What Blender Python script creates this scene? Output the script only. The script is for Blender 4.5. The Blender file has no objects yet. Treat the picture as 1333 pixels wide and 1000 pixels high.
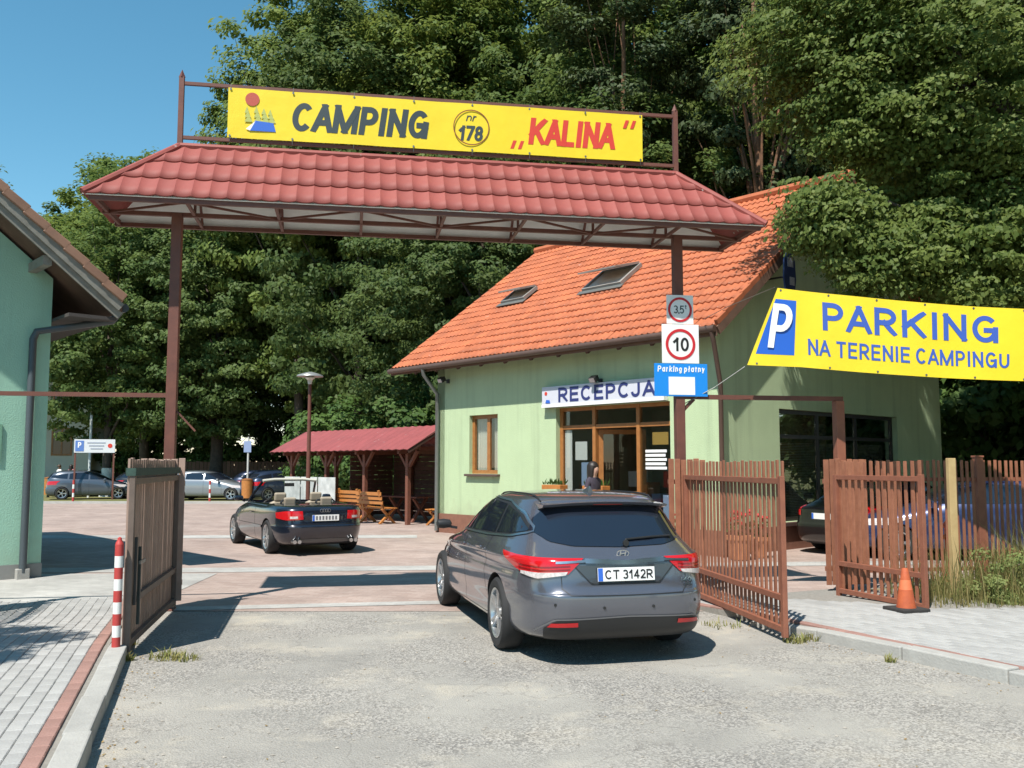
import bpy, bmesh, math, random
import numpy as np
from mathutils import Vector, Matrix, Euler
from mathutils.bvhtree import BVHTree

# ------------------------------------------------------------------ camera, sky, sun, exposure
scene = bpy.context.scene
col = scene.collection
cam = bpy.data.cameras.new('camera')
cam.sensor_width = 36.0
cam.lens = 36.0 * 1200.0 / 1333.0
cam.clip_end = 2000.0
cam_o = bpy.data.objects.new('camera', cam)
col.objects.link(cam_o)
cam_o.location = (0, 0, 1.7)
cam_o.rotation_euler = (math.radians(90) + math.atan(105 / 1200.0), 0, 0)
scene.camera = cam_o

SH = (0.29, 0.57)                      # ground shift of a shadow per metre of height
SUN_EL = math.atan(1.0 / math.hypot(*SH))
world = bpy.data.worlds.new('World')
scene.world = world
world.use_nodes = True
wn = world.node_tree
bg = wn.nodes['Background']
sky = wn.nodes.new('ShaderNodeTexSky')
sky.sky_type = 'NISHITA'
sky.sun_disc = False
sky.sun_elevation = SUN_EL
sky.sun_rotation = math.atan2(-SH[0], -SH[1])
sky.air_density = 1.0
sky.dust_density = 0.0
sky.ozone_density = 2.0
skh = wn.nodes.new('ShaderNodeHueSaturation')
skh.inputs['Hue'].default_value = 0.475
skh.inputs['Saturation'].default_value = 1.2
wn.links.new(sky.outputs[0], skh.inputs['Color'])
wn.links.new(skh.outputs[0], bg.inputs[0])
bg.inputs[1].default_value = 0.12
sl = bpy.data.lights.new('sun', 'SUN')
sl.energy = 5.0
sl.angle = math.radians(0.53)
sl.color = (1.0, 0.95, 0.87)
sun_o = bpy.data.objects.new('sun', sl)
col.objects.link(sun_o)
sun_o.rotation_euler = Vector((SH[0], SH[1], -1.0)).to_track_quat('-Z', 'Y').to_euler()
scene.view_settings.view_transform = 'Standard'
scene.view_settings.look = 'None'
scene.view_settings.exposure = 0.48
scene.view_settings.gamma = 1.0
scene.view_settings.use_curve_mapping = False
scene.render.engine = 'CYCLES'
scene.cycles.max_bounces = 6
scene.cycles.transparent_max_bounces = 12
scene.cycles.caustics_reflective = False
scene.cycles.caustics_refractive = False

R = random.Random(7)

# ------------------------------------------------------------------ materials
MATS = {}
def mat(name, c, rough=0.7, metal=0.0, var=0.0, vscale=4.0, bump=0.0, bscale=30.0, coat=0.0, c2=None, spec=0.5, rnd=0.0, streak=0.0, spots=0.0):
    if name in MATS:
        return MATS[name]
    m = bpy.data.materials.new(name)
    m.use_nodes = True
    nt = m.node_tree
    b = nt.nodes['Principled BSDF']
    b.inputs['Base Color'].default_value = (*c, 1)
    b.inputs['Roughness'].default_value = rough
    b.inputs['Metallic'].default_value = metal
    b.inputs['Specular IOR Level'].default_value = spec
    if coat:
        b.inputs['Coat Weight'].default_value = coat
        b.inputs['Coat Roughness'].default_value = 0.04
    tc = nt.nodes.new('ShaderNodeTexCoord')
    src = None
    if var or c2:
        n = nt.nodes.new('ShaderNodeTexNoise')
        n.inputs['Scale'].default_value = vscale
        n.inputs['Detail'].default_value = 6
        n.inputs['Roughness'].default_value = 0.65
        nt.links.new(tc.outputs['Object'], n.inputs['Vector'])
        mr = nt.nodes.new('ShaderNodeMapRange')
        mr.inputs[1].default_value = 0.3
        mr.inputs[2].default_value = 0.7
        nt.links.new(n.outputs['Fac'], mr.inputs[0])
        mx = nt.nodes.new('ShaderNodeMix')
        mx.data_type = 'RGBA'
        a = c2 if c2 else tuple(x * (1 - var) for x in c)
        bb = c if c2 else tuple(min(1, x * (1 + var)) for x in c)
        mx.inputs[6].default_value = (*a, 1)
        mx.inputs[7].default_value = (*bb, 1)
        nt.links.new(mr.outputs[0], mx.inputs[0])
        src = mx.outputs[2]
    if rnd:
        oi = nt.nodes.new('ShaderNodeObjectInfo')
        hs = nt.nodes.new('ShaderNodeHueSaturation')
        mr2 = nt.nodes.new('ShaderNodeMapRange')
        mr2.inputs[3].default_value = 1 - rnd
        mr2.inputs[4].default_value = 1 + rnd
        nt.links.new(oi.outputs['Random'], mr2.inputs[0])
        nt.links.new(mr2.outputs[0], hs.inputs['Value'])
        if src:
            nt.links.new(src, hs.inputs['Color'])
        else:
            hs.inputs['Color'].default_value = (*c, 1)
        src = hs.outputs[0]
    if rnd:
        ge = nt.nodes.new('ShaderNodeNewGeometry')
        hs3 = nt.nodes.new('ShaderNodeHueSaturation')
        mr3 = nt.nodes.new('ShaderNodeMapRange')
        mr3.inputs[3].default_value = 1 - rnd
        mr3.inputs[4].default_value = 1 + rnd
        nt.links.new(ge.outputs['Random Per Island'], mr3.inputs[0])
        nt.links.new(mr3.outputs[0], hs3.inputs['Value'])
        nt.links.new(src, hs3.inputs['Color'])
        src = hs3.outputs[0]
    def overlay(src, scale, lo, hi, amount, colr, detail=6):
        mp = nt.nodes.new('ShaderNodeMapping'); mp.inputs['Scale'].default_value = scale
        nt.links.new(tc.outputs['Object'], mp.inputs['Vector'])
        nn = nt.nodes.new('ShaderNodeTexNoise'); nn.inputs['Scale'].default_value = 1.0; nn.inputs['Detail'].default_value = detail; nn.inputs['Roughness'].default_value = .65
        nt.links.new(mp.outputs[0], nn.inputs['Vector'])
        mm = nt.nodes.new('ShaderNodeMapRange'); mm.inputs[1].default_value = lo; mm.inputs[2].default_value = hi; mm.inputs[4].default_value = amount
        nt.links.new(nn.outputs['Fac'], mm.inputs[0])
        m2 = nt.nodes.new('ShaderNodeMix'); m2.data_type = 'RGBA'
        nt.links.new(mm.outputs[0], m2.inputs[0]); nt.links.new(src, m2.inputs[6]); m2.inputs[7].default_value = (*colr, 1)
        return m2.outputs[2]
    if streak:
        src = overlay(src, (3.2, 3.2, .16), .50, .78, streak, tuple(x * .45 for x in c))
        src = overlay(src, (.9, .9, .7), .55, .80, streak * .6, tuple(x * .6 + .05 for x in c))
        sp = nt.nodes.new('ShaderNodeSeparateXYZ'); nt.links.new(tc.outputs['Object'], sp.inputs[0])
        n4 = nt.nodes.new('ShaderNodeTexNoise'); n4.inputs['Scale'].default_value = 5.0; n4.inputs['Detail'].default_value = 7
        nt.links.new(tc.outputs['Object'], n4.inputs['Vector'])
        ma = nt.nodes.new('ShaderNodeMath'); ma.operation = 'MULTIPLY_ADD'; ma.inputs[1].default_value = 1.3
        nt.links.new(n4.outputs['Fac'], ma.inputs[0]); nt.links.new(sp.outputs[2], ma.inputs[2])
        m5 = nt.nodes.new('ShaderNodeMapRange'); m5.inputs[1].default_value = .7; m5.inputs[2].default_value = 1.5; m5.inputs[3].default_value = streak * .9; m5.inputs[4].default_value = 0.0
        nt.links.new(ma.outputs[0], m5.inputs[0])
        m6 = nt.nodes.new('ShaderNodeMix'); m6.data_type = 'RGBA'; nt.links.new(m5.outputs[0], m6.inputs[0]); nt.links.new(src, m6.inputs[6]); m6.inputs[7].default_value = (.26, .24, .17, 1)
        src = m6.outputs[2]
    if spots:
        src = overlay(src, (1.1, 1.1, 1.1), .48, .72, .35, tuple(x * .62 + .02 for x in c), 8)
        src = overlay(src, (7.0, 7.0, 7.0), .69, .74, spots, (.62, .60, .55), 2)
    if src:
        nt.links.new(src, b.inputs['Base Color'])
    if bump:
        n2 = nt.nodes.new('ShaderNodeTexNoise')
        n2.inputs['Scale'].default_value = bscale
        n2.inputs['Detail'].default_value = 5
        nt.links.new(tc.outputs['Object'], n2.inputs['Vector'])
        bp = nt.nodes.new('ShaderNodeBump')
        bp.inputs['Strength'].default_value = bump
        bp.inputs['Distance'].default_value = 0.02
        nt.links.new(n2.outputs['Fac'], bp.inputs['Height'])
        nt.links.new(bp.outputs[0], b.inputs['Normal'])
    MATS[name] = m
    return m

def glass_mat(name, tint=(0.55, 0.6, 0.6), refl=.06):
    m = bpy.data.materials.new(name)
    m.use_nodes = True
    nt = m.node_tree
    nt.nodes.clear()
    out = nt.nodes.new('ShaderNodeOutputMaterial')
    t = nt.nodes.new('ShaderNodeBsdfTransparent')
    t.inputs[0].default_value = (*tint, 1)
    g = nt.nodes.new('ShaderNodeBsdfGlossy')
    g.inputs['Roughness'].default_value = 0.01
    lw = nt.nodes.new('ShaderNodeLayerWeight')
    lw.inputs[0].default_value = 0.5
    pw_ = nt.nodes.new('ShaderNodeMath'); pw_.operation = 'POWER'; pw_.inputs[1].default_value = 3.0
    nt.links.new(lw.outputs['Facing'], pw_.inputs[0])
    fr = nt.nodes.new('ShaderNodeMath'); fr.operation = 'MULTIPLY_ADD'; fr.inputs[1].default_value = 1.0 - refl; fr.inputs[2].default_value = refl
    nt.links.new(pw_.outputs[0], fr.inputs[0])
    mx = nt.nodes.new('ShaderNodeMixShader')
    nt.links.new(fr.outputs[0], mx.inputs[0])
    nt.links.new(t.outputs[0], mx.inputs[1])
    nt.links.new(g.outputs[0], mx.inputs[2])
    nt.links.new(mx.outputs[0], out.inputs[0])
    MATS[name] = m
    return m

def leaf_mat(name, ca, cb, transl=0.35):
    m = bpy.data.materials.new(name)
    m.use_nodes = True
    nt = m.node_tree
    nt.nodes.clear()
    out = nt.nodes.new('ShaderNodeOutputMaterial')
    at = nt.nodes.new('ShaderNodeAttribute')
    at.attribute_name = 'rnd'
    oi = nt.nodes.new('ShaderNodeObjectInfo')
    mx = nt.nodes.new('ShaderNodeMix')
    mx.data_type = 'RGBA'
    mx.inputs[6].default_value = (*ca, 1)
    mx.inputs[7].default_value = (*cb, 1)
    nt.links.new(at.outputs['Fac'], mx.inputs[0])
    hs = nt.nodes.new('ShaderNodeHueSaturation')
    mr = nt.nodes.new('ShaderNodeMapRange')
    mr.inputs[3].default_value = 0.8
    mr.inputs[4].default_value = 1.2
    nt.links.new(oi.outputs['Random'], mr.inputs[0])
    nt.links.new(mr.outputs[0], hs.inputs['Value'])
    nt.links.new(mx.outputs[2], hs.inputs['Color'])
    d = nt.nodes.new('ShaderNodeBsdfPrincipled')
    d.inputs['Roughness'].default_value = 0.6
    d.inputs['Specular IOR Level'].default_value = 0.28
    tr = nt.nodes.new('ShaderNodeBsdfTranslucent')
    nt.links.new(hs.outputs[0], d.inputs['Base Color'])
    hs2 = nt.nodes.new('ShaderNodeHueSaturation')
    hs2.inputs['Hue'].default_value = 0.485
    hs2.inputs['Value'].default_value = 1.35
    nt.links.new(hs.outputs[0], hs2.inputs['Color'])
    nt.links.new(hs2.outputs[0], tr.inputs[0])
    ms = nt.nodes.new('ShaderNodeMixShader')
    ms.inputs[0].default_value = transl
    nt.links.new(d.outputs[0], ms.inputs[1])
    nt.links.new(tr.outputs[0], ms.inputs[2])
    nt.links.new(ms.outputs[0], out.inputs[0])
    MATS[name] = m
    return m

def paving_mat(name, c1, c2, mortar, scale, bw, rh, ang=0.0, bands=None, patch=0.25):
    """block paving seen from far: brick pattern colour with fine relief and soft wear"""
    m = bpy.data.materials.new(name)
    m.use_nodes = True
    nt = m.node_tree
    b = nt.nodes['Principled BSDF']
    b.inputs['Roughness'].default_value = 0.85
    tc = nt.nodes.new('ShaderNodeTexCoord')
    mp = nt.nodes.new('ShaderNodeMapping')
    mp.inputs['Rotation'].default_value = (0, 0, ang)
    nt.links.new(tc.outputs['Object'], mp.inputs['Vector'])
    br = nt.nodes.new('ShaderNodeTexBrick')
    br.inputs['Color1'].default_value = (*c1, 1)
    br.inputs['Color2'].default_value = (*c2, 1)
    br.inputs['Mortar'].default_value = (*mortar, 1)
    br.inputs['Scale'].default_value = scale
    br.inputs['Mortar Size'].default_value = 0.012
    br.inputs['Brick Width'].default_value = bw
    br.inputs['Row Height'].default_value = rh
    nt.links.new(mp.outputs[0], br.inputs['Vector'])
    n = nt.nodes.new('ShaderNodeTexNoise')
    n.inputs['Scale'].default_value = 0.7
    n.inputs['Detail'].default_value = 8
    n.inputs['Roughness'].default_value = 0.7
    nt.links.new(tc.outputs['Object'], n.inputs['Vector'])
    mr = nt.nodes.new('ShaderNodeMapRange')
    mr.inputs[1].default_value = 0.3
    mr.inputs[2].default_value = 0.7
    mr.inputs[3].default_value = 1 - patch
    mr.inputs[4].default_value = 1 + patch
    nt.links.new(n.outputs['Fac'], mr.inputs[0])
    hs = nt.nodes.new('ShaderNodeHueSaturation')
    nt.links.new(br.outputs['Color'], hs.inputs['Color'])
    nt.links.new(mr.outputs[0], hs.inputs['Value'])
    nt.links.new(hs.outputs[0], b.inputs['Base Color'])
    bp = nt.nodes.new('ShaderNodeBump')
    bp.inputs['Strength'].default_value = 0.4
    bp.inputs['Distance'].default_value = 0.004
    nt.links.new(br.outputs['Fac'], bp.inputs['Height'])
    bp.invert = True
    nt.links.new(bp.outputs[0], b.inputs['Normal'])
    MATS[name] = m
    return m

def road_mat():
    m = bpy.data.materials.new('worn_asphalt')
    m.use_nodes = True
    nt = m.node_tree
    b = nt.nodes['Principled BSDF']
    b.inputs['Roughness'].default_value = 0.9
    b.inputs['Specular IOR Level'].default_value = 0.25
    tc = nt.nodes.new('ShaderNodeTexCoord')
    def noise(s, d=6, r=0.6):
        n = nt.nodes.new('ShaderNodeTexNoise')
        n.inputs['Scale'].default_value = s
        n.inputs['Detail'].default_value = d
        n.inputs['Roughness'].default_value = r
        nt.links.new(tc.outputs['Object'], n.inputs['Vector'])
        return n.outputs['Fac']
    def rng(src, a, bb, lo=0.0, hi=1.0):
        mr = nt.nodes.new('ShaderNodeMapRange')
        mr.inputs[1].default_value = a
        mr.inputs[2].default_value = bb
        mr.inputs[3].default_value = lo
        mr.inputs[4].default_value = hi
        nt.links.new(src, mr.inputs[0])
        return mr.outputs[0]
    def mix(fac, a, bb):
        mx = nt.nodes.new('ShaderNodeMix')
        mx.data_type = 'RGBA'
        nt.links.new(fac, mx.inputs[0])
        for i, v in ((6, a), (7, bb)):
            if isinstance(v, tuple):
                mx.inputs[i].default_value = (*v, 1)
            else:
                nt.links.new(v, mx.inputs[i])
        return mx.outputs[2]
    def math_(op, a, bb):
        mt = nt.nodes.new('ShaderNodeMath')
        mt.operation = op
        for i, v in ((0, a), (1, bb)):
            if isinstance(v, (int, float)):
                mt.inputs[i].default_value = v
            else:
                nt.links.new(v, mt.inputs[i])
        return mt.outputs[0]
    base = mix(rng(noise(0.55), 0.36, 0.64), (0.27, 0.258, 0.235), (0.39, 0.37, 0.33))
    sand = rng(noise(1.3, 8, 0.7), 0.52, 0.68)
    base = mix(sand, base, (0.46, 0.42, 0.35))
    vo = nt.nodes.new('ShaderNodeTexVoronoi')
    vo.inputs['Scale'].default_value = 72
    nt.links.new(tc.outputs['Object'], vo.inputs['Vector'])
    grit_zone = rng(noise(0.8, 5, 0.6), 0.40, 0.56)
    pebble = mix(rng(vo.outputs['Color'], 0.3, 0.75), (0.11, 0.105, 0.10), (0.47, 0.44, 0.40))
    base = mix(math_('MULTIPLY', grit_zone, 0.55), base, pebble)
    fine = rng(noise(160, 4, 0.7), 0.3, 0.7, 0.82, 1.14)
    hs = nt.nodes.new('ShaderNodeHueSaturation')
    nt.links.new(base, hs.inputs['Color'])
    nt.links.new(fine, hs.inputs['Value'])
    # long cracks
    v2 = nt.nodes.new('ShaderNodeTexVoronoi')
    v2.feature = 'DISTANCE_TO_EDGE'
    v2.inputs['Scale'].default_value = 0.55
    wv = nt.nodes.new('ShaderNodeVectorMath')
    wv.operation = 'ADD'
    n3 = nt.nodes.new('ShaderNodeTexNoise')
    n3.inputs['Scale'].default_value = 2.2
    n3.inputs['Detail'].default_value = 5
    nt.links.new(tc.outputs['Object'], n3.inputs['Vector'])
    nt.links.new(tc.outputs['Object'], wv.inputs[0])
    nt.links.new(n3.outputs['Color'], wv.inputs[1])
    nt.links.new(wv.outputs[0], v2.inputs['Vector'])
    crack = rng(v2.outputs['Distance'], 0.0, 0.010, 0.32, 0.0)
    fin = mix(crack, hs.outputs[0], (0.12, 0.11, 0.10))
    fin = mix(rng(noise(2.6, 3, 0.5), 0.68, 0.76, 0.0, 0.5), fin, (0.15, 0.14, 0.13))
    nt.links.new(fin, b.inputs['Base Color'])
    bp = nt.nodes.new('ShaderNodeBump')
    bp.inputs['Strength'].default_value = 0.5
    bp.inputs['Distance'].default_value = 0.012
    nt.links.new(math_('ADD', noise(70, 5, 0.7), vo.outputs['Distance']), bp.inputs['Height'])
    nt.links.new(bp.outputs[0], b.inputs['Normal'])
    MATS['worn_asphalt'] = m
    return m

# ------------------------------------------------------------------ mesh helpers
class MB:
    def __init__(self):
        self.v = []
        self.f = []
    def add(self, v, f):
        o = len(self.v)
        self.v += [tuple(p) for p in v]
        self.f += [tuple(i + o for i in q) for q in f]
        return self
    def box(self, x0, x1, y0, y1, z0, z1):
        v = [(x0, y0, z0), (x1, y0, z0), (x1, y1, z0), (x0, y1, z0), (x0, y0, z1), (x1, y0, z1), (x1, y1, z1), (x0, y1, z1)]
        return self.add(v, [(0, 3, 2, 1), (4, 5, 6, 7), (0, 1, 5, 4), (1, 2, 6, 5), (2, 3, 7, 6), (3, 0, 4, 7)])
    def bar(self, p, q, w, h, up=(0, 0, 1)):
        p, q = Vector(p), Vector(q)
        d = (q - p).normalized()
        up = Vector(up)
        if abs(d.dot(up)) > 0.98:
            up = Vector((1, 0, 0)) if abs(d.x) < 0.9 else Vector((0, 1, 0))
        s = d.cross(up).normalized()
        u = s.cross(d).normalized()
        v = []
        for c in (p, q):
            for a, b in ((-1, -1), (1, -1), (1, 1), (-1, 1)):
                v.append(c + s * (a * w / 2) + u * (b * h / 2))
        return self.add(v, [(0, 1, 2, 3), (7, 6, 5, 4), (0, 4, 5, 1), (1, 5, 6, 2), (2, 6, 7, 3), (3, 7, 4, 0)])
    def path(self, pts, rad, n=8, caps=True):
        pts = [Vector(p) for p in pts]
        if not isinstance(rad, (list, tuple)):
            rad = [rad] * len(pts)
        o = len(self.v)
        prev = None
        for i, p in enumerate(pts):
            if i == 0:
                d = pts[1] - p
            elif i == len(pts) - 1:
                d = p - pts[i - 1]
            else:
                d = (pts[i + 1] - p).normalized() + (p - pts[i - 1]).normalized()
            d.normalize()
            if prev is None:
                a = Vector((0, 0, 1)) if abs(d.z) < 0.9 else Vector((1, 0, 0))
                s = d.cross(a).normalized()
            else:
                s = (prev - d * prev.dot(d)).normalized()
            prev = s
            u = d.cross(s)
            for k in range(n):
                t = 2 * math.pi * k / n
                self.v.append(tuple(p + (s * math.cos(t) + u * math.sin(t)) * rad[i]))
        for i in range(len(pts) - 1):
            for k in range(n):
                k2 = (k + 1) % n
                self.f.append((o + i * n + k, o + i * n + k2, o + (i + 1) * n + k2, o + (i + 1) * n + k))
        if caps:
            self.f.append(tuple(o + k for k in reversed(range(n))))
            self.f.append(tuple(o + (len(pts) - 1) * n + k for k in range(n)))
        return self
    def lathe(self, prof, n=16, c=(0, 0, 0), axis='z', caps=True):
        o = len(self.v)
        for r, h in prof:
            for k in range(n):
                t = 2 * math.pi * k / n
                a, b = r * math.cos(t), r * math.sin(t)
                p = {'z': (a, b, h), 'x': (h, a, b), 'y': (b, h, a)}[axis]
                self.v.append((c[0] + p[0], c[1] + p[1], c[2] + p[2]))
        m = len(prof)
        for i in range(m - 1):
            for k in range(n):
                k2 = (k + 1) % n
                self.f.append((o + i * n + k, o + i * n + k2, o + (i + 1) * n + k2, o + (i + 1) * n + k))
        if caps:
            self.f.append(tuple(o + k for k in reversed(range(n))))
            self.f.append(tuple(o + (m - 1) * n + k for k in range(n)))
        return self
    def prism(self, poly, y0, y1):
        """polygon in x,z extruded along y"""
        n = len(poly)
        v = [(x, y0, z) for x, z in poly] + [(x, y1, z) for x, z in poly]
        f = [tuple(range(n)), tuple(reversed(range(n, 2 * n)))]
        f += [(i, i + n, (i + 1) % n + n, (i + 1) % n) for i in range(n)]
        return self.add(v, f)
    def xform(self, M):
        self.v = [tuple(M @ Vector(p)) for p in self.v]
        return self
    def mesh(self, name, m=None, smooth=False):
        me = bpy.data.meshes.new(name)
        me.from_pydata(self.v, [], self.f)
        if m is not None:
            me.materials.append(m)
        if smooth:
            for p in me.polygons:
                p.use_smooth = True
            me.set_sharp_from_angle(angle=math.radians(38 if smooth is True else smooth))
        me.update()
        return me
    def build(self, name, m=None, parent=None, smooth=False, loc=None, rot=None, bevel=0.0):
        return obj(name, self.mesh(name, m, smooth), parent, loc, rot, bevel)

def obj(name, me, parent=None, loc=None, rot=None, bevel=0.0):
    o = bpy.data.objects.new(name, me)
    col.objects.link(o)
    if parent is not None:
        o.parent = parent
    if loc is not None:
        o.location = loc
    if rot is not None:
        o.rotation_euler = rot
    if bevel:
        bv = o.modifiers.new('bevel', 'BEVEL')
        bv.width = bevel
        bv.segments = 2
        bv.limit_method = 'ANGLE'
    return o

def tag(o, label, cat, group=None):
    o['label'] = label
    o['category'] = cat
    if group:
        o['group'] = group
    return o
def thing(name, label, cat, loc=(0, 0, 0), rz=0.0, group=None):
    o = bpy.data.objects.new(name, None)
    o.empty_display_size = 0.2
    col.objects.link(o)
    o.location = loc
    o.rotation_euler = (0, 0, rz)
    return tag(o, label, cat, group)
def struct(o, label=None):
    o['kind'] = 'structure'
    if label:
        o['label'] = label
    return o
def copy_tree(o, parent=None):
    c = o.copy()
    col.objects.link(c)
    c.parent = parent
    for ch in o.children:
        copy_tree(ch, c)
    return c

def _arc(cx, cy, rx, ry, a0, a1, n=14):
    return [(cx + rx * math.cos(math.radians(a0 + (a1 - a0) * k / n)), cy + ry * math.sin(math.radians(a0 + (a1 - a0) * k / n))) for k in range(n + 1)]
def _glyphs():
    G = {}
    bowl = lambda y0, y1, x=.5: [(0, y1), (x, y1)] + _arc(x, (y0 + y1) / 2, 1 - x, (y1 - y0) / 2, 90, -90, 10) + [(0, y0)]
    stem = [(0, 0), (0, 1)]
    G['A'] = (.80, [[(0, 0), (.5, 1)], [(.5, 1), (1, 0)], [(.22, .3), (.78, .3)]])
    G['C'] = (.76, [_arc(.5, .5, .5, .5, 42, 318, 22)])
    G['E'] = (.60, [stem, [(0, 0), (1, 0)], [(0, .52), (.9, .52)], [(0, 1), (1, 1)]])
    G['F'] = (.58, [stem, [(0, .52), (.9, .52)], [(0, 1), (1, 1)]])
    G['G'] = (.78, [_arc(.5, .5, .5, .5, 42, 335, 24), [(.55, .45), (1, .45)], [(1, .5), (1, 0)]])
    G['I'] = (.06, [[(.5, 0), (.5, 1)]])
    G['J'] = (.52, [[(1, 1), (1, .32)] + _arc(.5, .30, .5, .30, 0, -180, 10)])
    G['K'] = (.72, [stem, [(1, 1), (.02, .36)], [(.34, .58), (1, 0)]])
    G['L'] = (.54, [stem, [(0, 0), (1, 0)]])
    G['M'] = (1.0, [stem, [(0, 1), (.5, .0)], [(.5, .0), (1, 1)], [(1, 1), (1, 0)]])
    G['N'] = (.70, [stem, [(0, 1), (1, 0)], [(1, 0), (1, 1)]])
    G['P'] = (.62, [stem, bowl(.44, 1)])
    G['R'] = (.66, [stem, bowl(.46, 1), [(.45, .46), (1, 0)]])
    G['T'] = (.66, [[(.5, 0), (.5, 1)], [(0, 1), (1, 1)]])
    G['U'] = (.68, [[(0, 1), (0, .34)] + _arc(.5, .34, .5, .34, 180, 360, 14) + [(1, 1)]])
    G['D'] = (.68, [stem, bowl(0, 1, .4)])
    G['0'] = (.52, [_arc(.5, .5, .5, .5, 0, 360, 28)])
    G['1'] = (.34, [[(.75, 0), (.75, 1)], [(.78, .98), (0, .72)]])
    G['2'] = (.52, [_arc(.5, .70, .5, .30, 160, -35, 14) + [(0, 0)], [(0, 0), (1, 0)]])
    G['3'] = (.52, [_arc(.45, .745, .5, .255, 150, -90, 12), _arc(.45, .265, .55, .265, 90, -150, 12)])
    G['4'] = (.56, [[(.74, 0), (.74, 1)], [(.74, 1), (0, .27)], [(0, .27), (1, .27)]])
    G['5'] = (.52, [[(.95, 1), (.12, 1)], [(.12, 1), (.05, .50)], [(.05, .50)] + _arc(.47, .32, .53, .32, 125, -150, 14)])
    G['7'] = (.52, [[(0, 1), (1, 1)], [(1, 1), (.32, 0)]])
    G['8'] = (.52, [_arc(.5, .75, .44, .25, 0, 360, 22), _arc(.5, .27, .5, .27, 0, 360, 22)])
    G[','] = (.0, [[(.5, .06), (.5, -.08)]])
    x = .70
    G['a'] = (.46, [_arc(.5, x / 2, .5, x / 2, 0, 360, 20), [(1, 0), (1, x)]])
    G['r'] = (.28, [[(0, 0), (0, x)], [(0, x * .6)] + _arc(.8, x * .55, .8, x * .42, 170, 75, 8)])
    G['k'] = (.46, [stem, [(1, x), (.02, .26)], [(.36, .42), (1, 0)]])
    G['i'] = (.0, [[(.5, 0), (.5, x)], [(.5, .92), (.5, 1.0)]])
    G['n'] = (.44, [[(0, 0), (0, x)], _arc(.5, x - .28, .5, .28, 180, 0, 12) + [(1, 0)]])
    G['g'] = (.46, [_arc(.5, x / 2, .5, x / 2, 0, 360, 20), [(1, x), (1, -.12)] + _arc(.5, -.10, .5, .20, 0, -150, 10)])
    G['p'] = (.46, [[(0, -.30), (0, x)], _arc(.5, x / 2, .5, x / 2, 0, 360, 20)])
    G['\u0142'] = (.22, [[(.5, 0), (.5, 1)], [(0, .42), (1, .66)]])
    G['t'] = (.28, [[(.45, .95), (.45, .14)] + _arc(.85, .14, .4, .14, 180, 280, 6), [(0, x), (1, x)]])
    G['y'] = (.46, [[(0, x), (.5, 0)], [(1, x), (.5, 0), (.25, -.30)]])
    return G
GLYPH = _glyphs()
def text_mesh(s, fit, sw=.16, shear=0.0, y=0.0, gap=.24, depth=.002):
    """drawn block lettering in the x,z plane facing -y, fitted to (x0, x1, baseline, cap height); sw = stroke as part of the height"""
    x0, x1, z0, z1 = fit
    H = z1 - z0
    adv, pos, prev = 0.0, [], None
    for ch in s:
        if ch == ' ':
            adv += .34
            prev = None
            continue
        w = GLYPH[ch][0]
        if pos and prev is not None and (ch in 'AJ' or prev == 'A'):
            adv -= .11 if not (ch in 'AJ' and prev in 'JI') else .0
        pos.append((ch, adv, w))
        prev = ch
        adv += w + gap
    total = adv - gap + shear
    st = sw * H
    kx = (x1 - x0 - st) / total
    mb = MB()
    n = 0
    for ch, a, w in pos:
        for pl in GLYPH[ch][1]:
            q = []
            for px, pz in pl:
                zz = z0 + st / 2 + pz * (H - st)
                q.append((x0 + st / 2 + (a + px * w) * kx + shear * kx * pz, zz))
            ext = st * .5 if len(q) == 2 else 0
            if len(q) == 2:
                dx, dz = q[1][0] - q[0][0], q[1][1] - q[0][1]
                l = math.hypot(dx, dz) or 1
                diag = abs(dx / l) > .08 and abs(dz / l) > .2
                e = ext * (1.1 if diag else 1.0)
                q = [(q[0][0] - dx / l * e, q[0][1] - dz / l * e), (q[1][0] + dx / l * e, q[1][1] + dz / l * e)]
                m_ = max(2, int(l / .06))
                q = [(q[0][0] + (q[1][0] - q[0][0]) * k / m_, q[0][1] + (q[1][1] - q[0][1]) * k / m_) for k in range(m_ + 1)]
            lo = z0 - (.4 * H if min(p[1] for p in pl) < -.01 else 0)
            yy = y - .00025 * (n % 7)
            n += 1
            v, f = [], []
            closed = len(pl) > 4 and abs(pl[0][0] - pl[-1][0]) + abs(pl[0][1] - pl[-1][1]) < 1e-6
            for i, (px, pz) in enumerate(q):
                ia, ib = max(0, i - 1), min(len(q) - 1, i + 1)
                if closed and i in (0, len(q) - 1):
                    ia, ib = len(q) - 2, 1
                dx, dz = q[ib][0] - q[ia][0], q[ib][1] - q[ia][1]
                l = math.hypot(dx, dz) or 1
                nx, nz = -dz / l * st / 2, dx / l * st / 2
                for sg in (-1, 1):
                    zz = min(z1, max(lo, pz + sg * nz))
                    v.append((px + sg * nx, yy, zz))
            m2 = len(v)
            v += [(p[0], yy + depth, p[2]) for p in v]
            for i in range(len(q) - 1):
                a_ = 2 * i
                f += [(a_, a_ + 2, a_ + 3, a_ + 1), (a_, a_ + m2, a_ + m2 + 2, a_ + 2), (a_ + 1, a_ + 3, a_ + m2 + 3, a_ + m2 + 1)]
            f += [(0, 1, m2 + 1, m2), (m2 - 2, 2 * m2 - 2, 2 * m2 - 1, m2 - 1)]
            mb.add(v, f)
    return mb.mesh('lettering')
def lettering(name, s, m, parent, y, fit, sw=.16, shear=0.0, warp=None, gap=.24):
    """every letter is a mesh of its own run: one object per word"""
    me = text_mesh(s, fit, sw, shear, 0.0, gap)
    me.materials.append(m)
    if warp:
        for v in me.vertices:
            v.co = warp(v.co.x, v.co.z, y + v.co.y)
        return obj(name, me, parent)
    return obj(name, me, parent, (0, y, 0))

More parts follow.
